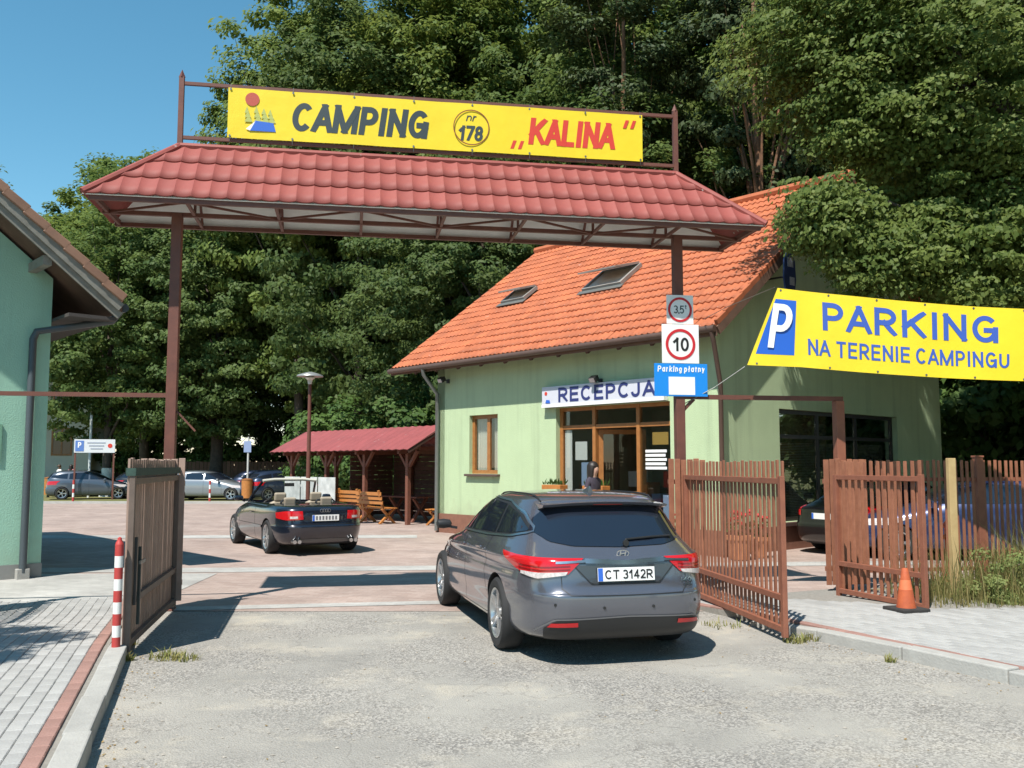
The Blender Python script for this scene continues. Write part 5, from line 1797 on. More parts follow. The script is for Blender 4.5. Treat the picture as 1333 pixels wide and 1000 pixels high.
    patch(pr, 'bumper_insert', mat('grey_bumper_trim', (.10, .10, .10), .5), g, [(-.60, .25), (.60, .25)], [(-.60, .31), (0, .32), (.60, .31)], 'rear', .006, 1, 24, 4)
    stripe(pr, 'bumper_seam', MATS['seam_black'], g, [(-.80, .575), (0, .58), (.80, .575)], .008, 'rear', .003, 1, 30)
    p0 = pr.pt('rear', 0, .70, .015); pl_ = plate(g, (0, p0.y, .70), (0, 0, 0), None)
    q = MB()
    for k in range(7):
        q.box(-.19 + k * .062, -.155 + k * .062, -.0085, -.006, -.035, .035)
    q.build('worn_characters', mat('plate_grey', (.16, .16, .17), .6), pl_)
    q = MB()
    c = pr.pt('rear', 0, .835, .012)
    for k in range(4):
        x = (k - 1.5) * .047
        q.path([(x + .031 * math.cos(t), c.y, .835 + .031 * math.sin(t)) for t in np.linspace(0, 2 * math.pi, 17)], .0045, 5, caps=False)
    q.build('badge', CHROME, g)
    q = MB(); q.path([(-.55, -1.15, .95), (-.50, -1.13, 1.0), (-.2, -1.13, 1.0), (-.15, -1.15, .95)], .02, 6); q.path([(.55, -1.15, .95), (.50, -1.13, 1.0), (.2, -1.13, 1.0), (.15, -1.15, .95)], .02, 6); q.build('roll_hoop', BLACKPL, g, smooth=True)
    return g

_hatch = {}
def hatchback(label, loc, rz, colr, kind=0, group=None, cat='car', far=False, plate_txt=None, metal=.4):
    """compact car; kind 0 hatchback, 1 estate-like, 2 saloon"""
    key = (kind, colr)
    g = thing('parked_car', label, cat, loc, rz, group)
    P = paint('car_paint_%d_%d_%d' % tuple(int(c * 255) for c in colr), colr, metal, .3)
    yr = -2.08 if kind != 2 else -2.25
    tail = [(1.02, yr + .10), (1.18, yr + .28), (1.33, yr + .50), (1.40, yr + .68)] if kind == 0 else ([(1.02, yr + .06), (1.18, yr + .18), (1.33, yr + .32), (1.40, yr + .5)] if kind == 1 else [(1.02, yr + .62), (1.18, yr + .98), (1.33, yr + 1.40), (1.40, yr + 1.62)])
    base = yr + .03 if kind != 2 else yr + .06
    lv = [(.19, yr + .18, 1.92, .74, 5, 4), (.25, yr + .06, 2.04, .83, 5.5, 4), (.40, yr, 2.12, .872, 5.5, 3.8), (.55, yr, 2.12, .882, 5.5, 3.6), (.60, yr + .03, 2.10, .884, 5.5, 3.5), (.72, base + .01, 1.95, .882, 5.5, 3.4), (.84, base + .03, 1.62, .872, 5.4, 3.3), (.93, base + (.05 if kind != 2 else .3), 1.22, .855, 5, 3.5),
          (tail[0][0], tail[0][1], .92, .820, 4.6, 4.0), (tail[1][0], tail[1][1], .60, .755, 4.4, 4.2), (tail[2][0], tail[2][1], .26, .690, 4.2, 4.0), (tail[3][0], tail[3][1], .02, .63, 4, 3.6), (1.435, tail[3][1] + .2, -.14, .54, 3.6, 3.2), (1.455, tail[3][1] + .45, -.32, .36, 3.2, 3), (1.462, tail[3][1] + .65, -.5, .12, 2.6, 2.6)]
    verts, faces = shell(lv, 3, 16)
    ax = (-1.29, 1.30)
    body_object(verts, faces, P, [(y, .315) for y in ax], .345, .884, g)
    pr = Proj(verts, faces, yc=-1.0)
    add_wheels(g, ax, .775, .315, .20, 5, .21)
    ry = tail[1][1]
    for s in (-1, 1):
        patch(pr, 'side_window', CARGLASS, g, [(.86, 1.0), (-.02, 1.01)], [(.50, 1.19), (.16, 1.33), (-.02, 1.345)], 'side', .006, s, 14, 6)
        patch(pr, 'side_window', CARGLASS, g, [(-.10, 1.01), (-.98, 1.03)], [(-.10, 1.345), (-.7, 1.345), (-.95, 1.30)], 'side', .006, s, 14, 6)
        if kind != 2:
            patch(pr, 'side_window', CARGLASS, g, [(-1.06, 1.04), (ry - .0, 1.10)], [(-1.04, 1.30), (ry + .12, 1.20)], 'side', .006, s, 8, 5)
        stripe(pr, 'door_seam', BLACKPL, g, [(-.06, .99), (-.06, .3)], .008, 'side', .002, s, 12)
        stripe(pr, 'door_seam', BLACKPL, g, [(.84, .95), (.84, .3)], .008, 'side', .002, s, 12)
        q = MB(); q.box(-.10, .10, -.06, .06, -.065, .065); q.build('mirror', P, g, loc=(s * .95, .68, 1.0), bevel=.03)
        patch(pr, 'tail_lamp', REDLENS, g, [(.56, .72), (.84, .74)], [(.58, .90), (.84, .93)], 'rear', .008, s, 8, 5)
        patch(pr, 'headlamp', WHITELENS, g, [(.48, .58), (.82, .62)], [(.50, .69), (.84, .76)], 'front', .006, s, 10, 5)
    z0, z1 = (1.0, 1.32)
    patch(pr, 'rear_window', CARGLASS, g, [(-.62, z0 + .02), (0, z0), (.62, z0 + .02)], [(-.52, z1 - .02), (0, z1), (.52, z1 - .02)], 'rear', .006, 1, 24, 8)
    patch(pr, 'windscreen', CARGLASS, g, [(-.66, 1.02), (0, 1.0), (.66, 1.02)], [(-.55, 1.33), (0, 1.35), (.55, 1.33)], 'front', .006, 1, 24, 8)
    patch(pr, 'grille', BLACKPL, g, [(-.42, .32), (.42, .32)], [(-.46, .52), (.46, .52)], 'front', .006, 1, 14, 5)
    p0 = pr.pt('rear', 0, .72, .01); plate(g, (0, p0.y, .72), (0, 0, 0), plate_txt)
    p1 = pr.pt('front', 0, .42, .01); plate(g, (0, p1.y, .42), (0, 0, math.pi), None)
    return g

estate_car('grey estate car driving in through the gateway', (.36, 10.30, .0), .262)
convertible('black convertible with open roof and cream seats in the courtyard', (-4.62, 19.45, .004), .52)
hatchback('black car tail showing between the two right gate leaves', (7.75, 18.75, .004), -1.02, (.012, .012, .014), 2)
hatchback('blue car parked behind the right picket fence', (8.3, 17.1, .004), 1.35, (.030, .045, .12), 0)
hatchback('dark blue van-like car at the right end behind the picket fence', (11.2, 16.6, .004), 1.5, (.025, .03, .07), 1)
# cars parked on the far lawn
FAR = [((-15.9, 49.6), -1.2, (.02, .025, .035), 1, 'black estate just behind the roof of the silver hatchback'),
       ((-11.6, 46.6), -.75, (.03, .05, .10), 0, 'dark blue car behind the windscreen of the convertible'),
       ((-9.3, 47.6), -.5, (.07, .075, .08), 1, 'dark grey car left of the shelter post'),
       ((-19.0, 49.5), -1.5, (.015, .018, .022), 0, 'black hatchback hidden behind the left gate leaf'),
       ((-8.0, 50.0), -.4, (.40, .41, .42), 0, 'light grey car half hidden by the shelter roof'),
       ((-15.0, 46.2), -1.62, (.24, .26, .285), 0, 'silver hatchback seen side-on left of the orange bin'),
       ((-12.6, 48.6), -1.35, (.02, .03, .065), 0, 'dark navy car nose-to-tail with the silver hatchback'),
       ((-17.4, 51.5), -1.5, (.03, .05, .08), 1, 'dark car behind the silver hatchback, beside the tree trunk'),
       ((-13.4, 54.0), -.5, (.55, .58, .60), 1, 'white car in the far row under the trees'),
       ((-11.0, 55.0), -.45, (.22, .26, .30), 0, 'grey car in the far row next to the white car'),
       ((-10.6, 50.5), -.35, (.60, .61, .61), 0, 'white hatchback left of the shelter'),
       ((-9.4, 52.0), -.3, (.06, .10, .18), 2, 'dark blue saloon left of the shelter roof'),
       ((-21.6, 47.6), -1.2, (.09, .11, .14), 1, 'dull grey-blue car beside the white-painted tree trunk'),
       ((-23.4, 51.5), -.9, (.03, .045, .08), 1, 'dark blue car behind the low information board'),
       ((-25.0, 55.5), -.6, (.02, .022, .03), 0, 'black car left of the white lamp pole')]
for (x, y), rz, c, k, lab in FAR:
    hatchback(lab, (x, y, -.05), rz, c, k, 'cars parked on the far lawn')

# ================================================================== SHELTER AND COURTYARD FURNITURE
SL = (-2.95, 26.3, 0.004)
sh = thing('picnic_shelter', 'open timber picnic shelter with red sheet roof left of the reception', 'shelter', SL, TH)
SLL = 6.6
for y in (0, 2.2, 4.4, 6.6):
    for x in (0, 1.7):
        q = MB(); q.box(x - .06, x + .06, y - .06, y + .06, 0, 2.12); q.build('post', REDWOOD, sh, bevel=.006)
        q = MB(); q.bar((x, y + .06, 1.65), (x, y + .45, 2.1), .08, .08); q.bar((x, y - .06, 1.65), (x, y - .45, 2.1), .08, .08); q.build('brace', REDWOOD, sh)
for x in (0, 1.7):
    q = MB(); q.box(x - .06, x + .06, -.5, SLL + .5, 2.12, 2.25); q.build('plate_beam', REDWOOD, sh)
for y in (0, 2.2, 4.4, 6.6):
    q = MB(); q.box(-.35, 2.05, y - .05, y + .05, 2.0, 2.11); q.build('tie_beam', REDWOOD, sh)
rz0, rz1 = 2.10, 2.82
for sgn, xe in ((0, -.50), (1, 2.20)):
    v, f = [], []
    n = 44
    for i in range(n + 1):
        y = -.65 + (SLL + 1.35) * i / n
        h = .022 * (1 if i % 2 else 0)
        for t in (0, .5, .52, 1):
            v.append((xe + (.85 - xe) * t, y, rz0 + (rz1 - rz0) * t + h + (.0 if t < .51 else -.012)))
    for i in range(n):
        for j in range(3):
            a = i * 4 + j
            f.append((a, a + 4, a + 5, a + 1))
    q = MB(); q.add(v, f); o = q.build('roof_sheet', RED_TIN2, sh)
    s_ = o.modifiers.new('t', 'SOLIDIFY'); s_.thickness = .015
for y in (-.62, SLL + .66):
    for xe in (-.46, 2.16):
        q = MB(); q.bar((xe, y, rz0 - .03), (.85, y, rz1 - .04), .04, .12)
        q.build('verge_board', DARKWOOD, sh)
q = MB(); q.box(.81, .89, -.6, SLL + .6, rz1 - .12, rz1 - .03); q.build('ridge_beam', DARKWOOD, sh)
for k in range(14):
    q = MB(); q.box(1.78, 1.80, -.2, 3.25, .12 + k * .14, .12 + k * .14 + .132); q.build('wall_board', DARKWOOD, sh)
for k in range(14):
    q = MB(); q.box(-.06 + k * .127, .06 + k * .127, 3.30, 3.32, .1, 2.05) if False else q.box(.15, 1.75, 3.26, 3.28, .12 + k * .14, .12 + k * .14 + .132); q.build('partition_board', DARKWOOD, sh)
TARP = mat('stained_white_board', (.66, .68, .66), .7, c2=(.36, .38, .37), vscale=2.2)
for k in range(3):
    q = MB(); q.box(-.28, -.25, 3.45 + k * 1.08, 4.45 + k * 1.08, .12, 1.30)
    tag(q.build('white_board', TARP, loc=SL, rot=(0, 0, TH), bevel=.006), ('stained white board under the shelter, rightmost of three', 'stained white board under the shelter, middle of three', 'stained white board under the shelter, leftmost of three')[k], 'board', 'white boards under the shelter')
SHM = Matrix.Translation(SL) @ Matrix.Rotation(TH, 4, 'Z')
def bench(x, y, rot, label):
    p = SHM @ Vector((x, y, 0))
    t = thing('bench', label, 'bench', p, TH + rot, 'orange wooden benches by the shelter')
    for k in range(4):
        q = MB(); q.box(-.22 + k * .115, -.22 + k * .115 + .10, -.65, .65, .43, .46); q.build('seat_slat', ORANGEWOOD, t, bevel=.004)
    for k in range(3):
        q = MB(); q.box(.28 + k * .03, .305 + k * .03, -.65, .65, .56 + k * .125, .66 + k * .125); q.build('back_slat', ORANGEWOOD, t, bevel=.004)
    for y_ in (-.5, .5):
        q = MB(); q.bar((-.24, y_, 0), (.22, y_, .43), .05, .08, up=(0, 1, 0)); q.bar((.30, y_, 0), (-.2, y_, .43), .05, .08, up=(0, 1, 0)); q.bar((.20, y_ + .05, .40), (.38, y_ + .05, .96), .05, .07, up=(0, 1, 0)); q.build('leg_frame', ORANGEWOOD, t)
bench(.25, 3.0, math.pi, 'orange wooden bench at the shelter front, leftmost')
bench(-.15, 1.25, math.pi, 'orange wooden bench at the shelter front, beside the corner post')
bench(.85, -.55, -1.2, 'orange wooden bench close to the grey downpipe')
pt_ = SHM @ Vector((.95, 1.3, 0))
t = thing('picnic_table', 'dark wooden picnic table under the shelter roof', 'table', pt_, TH)
for k in range(5):
    q = MB(); q.box(-.35 + k * .14, -.35 + k * .14 + .13, -.9, .9, .72, .76); q.build('top_plank', REDWOOD, t, bevel=.004)
for y_ in (-.6, .6):
    q = MB(); q.bar((-.3, y_, 0), (.25, y_, .72), .06, .09, up=(0, 1, 0)); q.bar((.3, y_, 0), (-.25, y_, .72), .06, .09, up=(0, 1, 0)); q.build('leg', REDWOOD, t)

lp = thing('lamp_post', 'slim brown lamp post with flat disc lamp behind the convertible', 'lamp post', (-5.5, 25.0, 0))
q = MB(); q.path([(0, 0, 0), (0, 0, 1.0), (0, 0, 3.9)], [.065, .06, .045], 12); q.build('pole', BROWN_STEEL, lp, smooth=True)
q = MB(); q.lathe([(.05, 3.88), (.07, 4.0), (.13, 4.04), (.13, 4.08), (.05, 4.1)], 18); q.build('lamp_neck', mat('pale_lamp_glass', (.7, .7, .66), .3), lp, smooth=True)
q = MB(); q.lathe([(.05, 4.10), (.36, 4.09), (.34, 4.13), (.12, 4.20), (.02, 4.22)], 24); q.build('lamp_shade', mat('grey_lamp_cap', (.30, .31, .30), .4, metal=.3), lp, smooth=True)

# striped bollard
bo = thing('bollard', 'red and white striped bollard at the end of the left kerb', 'bollard', (-3.46, 8.22, .10))
BR, BW = mat('bollard_red', (.45, .05, .045), .5, var=.1), mat('bollard_white', (.75, .75, .73), .5, var=.05)
for k in range(9):
    q = MB(); q.lathe([(.036, .10 * k - (.1 if k == 0 else 0)), (.036, .10 * (k + 1))], 16, caps=(k == 0)); q.build('stripe_band', BW if k % 2 else BR, bo, smooth=True)
q = MB(); q.lathe([(.036, .90), (.030, .92), (.018, .94), (.018, .955), (.004, .965)], 16); q.build('cap', BR, bo, smooth=True)

def cone(loc, label):
    t = thing('traffic_cone', label, 'traffic cone', loc, .3)
    q = MB(); q.box(-.175, .175, -.175, .175, 0, .045); q.build('base', mat('black_rubber', (.03, .028, .027), .9, var=.3, vscale=12), t, bevel=.012)
    q = MB(); q.lathe([(.105, .045), (.10, .07), (.074, .24), (.071, .24)], 22, caps=False); q.build('cone_body', mat('faded_orange', (.50, .11, .035), .7, c2=(.36, .075, .03), vscale=10), t, smooth=True)
    q = MB(); q.lathe([(.0725, .238), (.055, .345)], 22, caps=False); q.build('faded_band', mat('faded_orange_band', (.66, .17, .07), .6, var=.1, vscale=10), t, smooth=True)
    q = MB(); q.lathe([(.0555, .345), (.034, .46), (.026, .47), (.024, .46)], 22, caps=False); q.build('cone_tip', MATS['faded_orange'], t, smooth=True)
cone((4.33, 10.30, .095), 'faded orange traffic cone on a black base beside the wicket gate')
hy_ = thing('hydrant', 'orange-red hydrant post seen through the right fence', 'hydrant', (6.2, 13.2, 0))
q = MB(); q.lathe([(.09, 0), (.09, .05), (.065, .06), (.065, .80), (.08, .81), (.08, .86), (.04, .92), (.01, .93)], 14); q.build('post', mat('signal_red', (.60, .07, .03), .5), hy_, smooth=True)
q = MB(); q.path([(-.11, 0, .68), (.11, 0, .68)], .035, 10); q.build('outlet', MATS['signal_red'], hy_, smooth=True)

# far lawn things
def bin_(loc, label):
    t = thing('litter_bin', label, 'bin', loc)
    q = MB(); q.lathe([(.24, .1), (.26, .95), (.24, .95), (.22, .85)], 16); q.build('barrel', ORANGEWOOD, t, smooth=True)
    q = MB(); q.box(-.05, .05, -.05, .05, -.05, .12); q.build('foot', BLACKPL, t)
    q = MB(); q.lathe([(.27, .95), (.27, 1.0), (.02, 1.05)], 16); q.build('lid', mat('bin_lid', (.30, .12, .04), .5), t, smooth=True)
bin_((-12.75, 44.6, .0), 'orange litter bin in front of the dark navy parked car')
bin_((-24.9, 49.8, .0), 'orange litter bin beside the left green building')
sp_ = thing('sign_pole', 'pale pole with a small blue plate behind the orange bin', 'sign pole', (-12.9, 45.2, -.05))
q = MB(); q.path([(0, 0, 0), (0, 0, 3.1)], .05, 8); q.build('pole', mat('pale_pole', (.5, .5, .48), .6, var=.1), sp_, smooth=True)
q = MB(); q.box(-.2, .16, -.07, -.055, 2.35, 2.9); q.build('plate', mat('blue_plate', (.25, .32, .50), .5), sp_)
q = MB(); q.path([(0, 0, 0), (0, 0, 4.4)], .07, 8)
tag(q.build('white_pole', mat('white_pole_paint', (.62, .64, .62), .6, var=.1), loc=(-22.6, 49.5, -.05), smooth=True), 'plain white pole left of the information board', 'pole')
for k in range(2):
    t = thing('marker_post', ('small red and white marker post in front of the silver hatchback wheel', 'small dark marker post beside the information board leg')[k], 'post', ((-14.2, 43.6, -.04), (-20.9, 44.2, -.04))[k])
    for j in range(5):
        q = MB(); q.lathe([(.05, j * .2), (.05, j * .2 + .2)], 10); q.build('band', (BR, BW)[j % 2], t)
ib = thing('information_board', 'low white information board on two legs before the parked cars', 'board', (-21.0, 46.5, -.05), .25)
q = MB(); q.box(-.95, .95, -.03, .03, 2.35, 3.02); q.build('panel', mat('board_white', (.66, .68, .70), .5), ib)
q = MB(); q.box(-.90, -.50, -.04, -.03, 2.42, 2.95); q.build('blue_symbol', mat('board_blue', (.10, .2, .5), .5), ib)
lettering('lettering', 'P', WHITEP, ib, -.045, (-.78, -.62, 2.6, 2.88), sw=.2)
q = MB(); disc(q, .72, 2.7, .11, -.04, n=20); q.build('red_symbol', REDP, ib)
q = MB()
for k in range(3): q.box(-.35 + .08 * k, .5 - .06 * k, -.04, -.03, 2.82 - k * .15, 2.88 - k * .15)
q.build('text_line', mat('board_grey', (.35, .38, .45), .5), ib)
for x in (-.9, .9):
    q = MB(); q.box(x - .04, x + .04, -.0, .06, 0, 2.9); q.build('leg', BROWN_STEEL, ib)

# pale house far left
hs_ = thing('pale_house', 'pale far house with brown windows at the left behind the lawn', 'house', (-34.0, 66.0, -.05), .2)
q = MB(); q.box(-7, 3.6, 0, 8, 0, 8.2); q.build('wall', mat('pale_render', (.62, .62, .55), .9, var=.06, vscale=.8), hs_)
for z in (2.4, 5.4):
    for x in (-4.6, -1.8, 1.0):
        q = MB(); ring(q, x, x + 1.4, z, z + 2.0, .12, -.06, .02); w_ = q.build('window', WOODF, hs_)
        q = MB(); q.box(x + .12, x + 1.28, -.02, -.01, z + .12, z + 1.88); q.build('pane', MATS['dark_pane'], w_)
        q = MB(); q.box(x + .65, x + .75, -.05, -.021, z + .12, z + 1.88); q.build('mullion', WOODF, w_)
q = MB(); q.add([(-7.5, -.6, 8.2), (4.1, -.6, 8.2), (4.1, 8.6, 8.2), (-7.5, 8.6, 8.2), (-7.5, 4, 11), (4.1, 4, 11)], [(0, 1, 5, 4), (2, 3, 4, 5), (0, 4, 3), (1, 2, 5), (0, 3, 2, 1)]); q.build('roof', BROWN_TILE, hs_)
# far board fence behind the cars
ff = thing('board_fence', 'long brown board fence behind the row of parked cars', 'fence', (-24.5, 60.0, -.05))
for k in range(100):
    q = MB(); q.box(k * .25, k * .25 + .22, 0, .03, .1, 1.95 + R.uniform(-.03, .03)); q.build('board', mat('far_fence_brown', (.23, .125, .085), .85, rnd=.15), ff)
q = MB(); q.box(0, 25, .03, .08, .4, .5); q.box(0, 25, .03, .08, 1.5, 1.6); q.build('rail', DARKWOOD, ff)

# ================================================================== PEOPLE
SKIN = mat('skin', (.50, .30, .22), .6)
def person(label, loc, rz, top, legs, hair, longhair=False, step=.12, skirt=False):
    t = thing('person', label, 'person', loc, rz)
    J = {'pel': (0, 0, .95), 'wa': (0, 0, 1.10), 'ch': (0, .01, 1.32), 'nk': (0, .0, 1.46), 'hd0': (0, -.01, 1.54), 'hd': (0, -.02, 1.62), 'hd2': (0, -.005, 1.70)}
    rad = {'pel': (.155, .11), 'wa': (.135, .095), 'ch': (.165, .10), 'nk': (.055, .055), 'hd0': (.072, .085), 'hd': (.078, .095), 'hd2': (.06, .07)}
    E_ = [('pel', 'wa'), ('wa', 'ch'), ('ch', 'nk'), ('nk', 'hd0'), ('hd0', 'hd'), ('hd', 'hd2')]
    J['nose'] = (0, -.118, 1.605); rad['nose'] = (.014, .016); E_.append(('hd', 'nose'))
    for s, n in ((-1, 'l'), (1, 'r')):
        st = s * step
        for k, p, r in (('hip', (s * .09, 0, .88), (.095, .095)), ('kn', (s * .10, -.03 - max(0, st) * .8, .49), (.058, .06)), ('an', (s * .10, .02 - st, .09), (.04, .04)), ('to', (s * .115, -.13 - st, .035), (.04, .028)),
                        ('sh', (s * .17, .0, 1.40), (.062, .06)), ('el', (s * .235, .03, 1.13), (.042, .042)), ('wr', (s * .25, -.06, .90), (.03, .028)), ('pa', (s * .25, -.08, .83), (.036, .02))):
            J[k + n] = p; rad[k + n] = r
        E_ += [('pel', 'hip' + n), ('hip' + n, 'kn' + n), ('kn' + n, 'an' + n), ('an' + n, 'to' + n), ('ch', 'sh' + n), ('sh' + n, 'el' + n), ('el' + n, 'wr' + n), ('wr' + n, 'pa' + n)]
        for q_ in range(4):
            a, b = 'f%d%s' % (q_, n), 'g%d%s' % (q_, n)
            J[a] = (s * .25, -.108 + q_ * .019, .79); J[b] = (s * .238, -.105 + q_ * .019, .745 + .008 * abs(q_ - 1)); rad[a] = rad[b] = (.0085, .0085)
            E_ += [('pa' + n, a), (a, b)]
        J['th' + n] = (s * .232, -.125, .82); rad['th' + n] = (.0095, .0095); E_.append(('pa' + n, 'th' + n))
    names = list(J)
    me = bpy.data.meshes.new('body'); me.from_pydata([J[k] for k in names], [(names.index(a), names.index(b)) for a, b in E_], [])
    o = bpy.data.objects.new('body', me); col.objects.link(o)
    o.modifiers.new('skin', 'SKIN')
    if not me.skin_vertices:
        bm = bmesh.new(); bm.from_mesh(me); bm.verts.layers.skin.verify(); bm.to_mesh(me); bm.free()
    for i, k in enumerate(names):
        sv = me.skin_vertices[0].data[i]; sv.radius = rad[k]; sv.use_root = (k == 'pel')
    sb = o.modifiers.new('sub', 'SUBSURF'); sb.levels = 1; sb.render_levels = 1
    dg = bpy.context.evaluated_depsgraph_get(); dg.update()
    nm = bpy.data.meshes.new_from_object(o.evaluated_get(dg))
    bpy.data.objects.remove(o)
    nm.materials.clear()
    for m_ in (SKIN, top, legs, BLACKPL): nm.materials.append(m_)
    for p in nm.polygons:
        p.use_smooth = True
        c = p.center
        p.material_index = 0
        if c.z < .06: p.material_index = 3
        elif c.z < .98 and abs(c.x) < .19 and (c.z > .5 or not skirt): p.material_index = 2
        elif .98 <= c.z < 1.45 and (abs(c.x) < .24 and c.z > 1.1 or abs(c.x) < .19): p.material_index = 1
    obj('body', nm, t)
    h = MB()
    v, f = [], []
    n, m_ = 18, 9
    for j in range(m_ + 1):
        th = math.pi * .62 * j / m_ if not longhair else math.pi * .62 * j / m_
        for i in range(n):
            a = 2 * math.pi * i / n
            front = max(0, -math.sin(a))
            r = .108 * math.sin(th) * (1 - .10 * front)
            z = 1.64 + .115 * math.cos(th)
            if front > .4 and z < 1.675: z = 1.675 + (z - 1.675) * .15
            if longhair and front < .35 and j > 6: z -= (j - 6) * .085; r = .11 - (j - 6) * .004
            v.append((r * math.cos(a), .008 + r * math.sin(a) * 1.05, z))
    for j in range(m_):
        for i in range(n):
            f.append((j * n + i, j * n + (i + 1) % n, (j + 1) * n + (i + 1) % n, (j + 1) * n + i))
    h.add(v, f); o = h.build('hair', hair, t, smooth=60)
    s_ = o.modifiers.new('t', 'SOLIDIFY'); s_.thickness = .012
    e = MB()
    for s in (-1, 1): e.lathe([(.001, -.115), (.010, -.110), (.001, -.104)], 8, (s * .032, 0, 1.635), axis='y')
    e.build('eyes', BLACK, t)
    e = MB(); e.box(-.024, .024, -.107, -.098, 1.562, 1.570); e.build('mouth', mat('lips', (.35, .10, .09), .5), t)
    return t
DARKHAIR = mat('dark_hair', (.018, .012, .01), .5)
person('dark-haired person standing before the reception door behind the estate car', bw(-1.15, 2.15, .004), .9, mat('dark_top', (.05, .04, .06), .8), mat('dark_trousers', (.03, .035, .06), .8), DARKHAIR, True, 0)
person('distant pedestrian in a white top and dark trousers beside the pale house', (-28.6, 58.5, -.05), 2.6, mat('white_top', (.7, .7, .7), .8), mat('teal_trousers', (.06, .12, .15), .8), mat('brown_hair', (.06, .035, .02), .6))
person('distant pedestrian in a pink top and white skirt walking on the lawn', (-28.0, 58.8, -.05), 2.9, mat('pink_top', (.55, .22, .25), .8), mat('white_skirt', (.65, .64, .62), .8), DARKHAIR, True, .14, True)

# ================================================================== TREES
LEAF_A = leaf_mat('beech_leaf', (.078, .130, .026), (.200, .250, .060), .42)
LEAF_B = leaf_mat('lime_leaf', (.062, .115, .030), (.155, .212, .058), .42)
LEAF_P = leaf_mat('pine_needle', (.035, .065, .022), (.085, .115, .038), .15)
LEAF_S = leaf_mat('shrub_leaf', (.040, .085, .018), (.09, .15, .035), .3)

def leaf_cloud(name, C, CR, per, size, m, seed, centre, flat=.62, droop=.0):
    """many small leaf faces gathered in clumps round the points C"""
    g = np.random.default_rng(seed)
    n = len(C) * per
    c = np.repeat(C, per, 0); r = np.repeat(CR, per)
    d = g.normal(size=(n, 3)); d /= np.linalg.norm(d, axis=1)[:, None]
    rr = g.random(n) ** .42
    p = c + d * (rr * r)[:, None] * np.array([1, 1, flat])
    p[:, 2] -= droop * rr * r
    out = p - centre; out /= np.linalg.norm(out, axis=1)[:, None] + 1e-6
    nrm = d * .45 + out * .5 + np.array([-.12, -.2, .6]) + g.normal(size=(n, 3)) * .38
    nrm /= np.linalg.norm(nrm, axis=1)[:, None]
    t = np.cross(nrm, g.normal(size=(n, 3))); t /= np.linalg.norm(t, axis=1)[:, None]
    b = np.cross(nrm, t)
    L = size * g.uniform(.65, 1.35, n)
    t *= (L * .5)[:, None]; b *= (L * .30)[:, None]
    fold = nrm * (L * .10)[:, None]
    V = np.stack([p - t, p + b + fold, p + t, p - b + fold], 1).reshape(-1, 3)
    me = bpy.data.meshes.new(name)
    me.vertices.add(n * 4); me.vertices.foreach_set('co', V.ravel())
    me.loops.add(n * 4); me.loops.foreach_set('vertex_index', np.arange(n * 4))
    me.polygons.add(n); me.polygons.foreach_set('loop_start', np.arange(n) * 4)
    me.update(calc_edges=True)
    a = me.attributes.new('rnd', 'FLOAT', 'FACE')
    tone = np.repeat(g.random(len(C)), per)
    a.data.foreach_set('value', np.clip(.5 * tone + .5 * g.random(n), 0, 1))
    me.materials.append(m)
    return me

def crown_points(seed, centre, rad, n, inner=.35, lobes=7, gaps=.25):
    g = np.random.default_rng(seed)
    ld = g.normal(size=(lobes, 3)); ld /= np.linalg.norm(ld, axis=1)[:, None]; lw = g.uniform(-.30, .34, lobes)
    pts = []
    while len(pts) < n:
        d = g.normal(size=3); d /= np.linalg.norm(d)
        k = 1 + (lw * np.exp(-((1 - ld @ d) / .22))).sum()
        r = (inner + (1 - inner) * g.random() ** .6) * k
        # gaps between boughs
        if math.sin(d[0] * 5 + seed) * math.sin(d[1] * 6 + d[2] * 7 + seed * 2) > 1 - gaps * 2:
            continue
        pts.append(centre + d * r * np.array(rad))
    return np.array(pts)

def limbs(pts_c, seed, base, height, r0, n=9, trunk_to=.8, lean=(0, 0), bark=BARK, name='trunk', nodes=9):
    g = random.Random(seed)
    mb = MB()
    pts = []
    for k in range(nodes + 1):
        t = k / nodes
        pts.append(Vector((base[0] + lean[0] * t + g.uniform(-.12, .12) * (t > 0), base[1] + lean[1] * t + g.uniform(-.12, .12) * (t > 0), base[2] + height * trunk_to * t)))
    rad = [r0 * (1.35 if k == 0 else 1) * (1 - .82 * k / nodes) for k in range(nodes + 1)]
    mb.path(pts, rad, 10)
    idx = [int(i) for i in np.linspace(0, len(pts_c) - 1, n)]
    for i in idx:
        e = Vector(pts_c[i])
        h = max(.25, min(.97, (e.z - base[2]) / (height * trunk_to) * .62))
        k = min(nodes - 1, int(h * nodes)); a = pts[k]
        mid = a.lerp(e, .5) + Vector((g.uniform(-.5, .5), g.uniform(-.5, .5), g.uniform(.1, .7)))
        r = rad[k] * .42
        mb.path([a, a.lerp(mid, .5) + Vector((0, 0, .15)), mid, e], [r, r * .75, r * .5, r * .12], 6)
    return mb.mesh(name, bark, True)

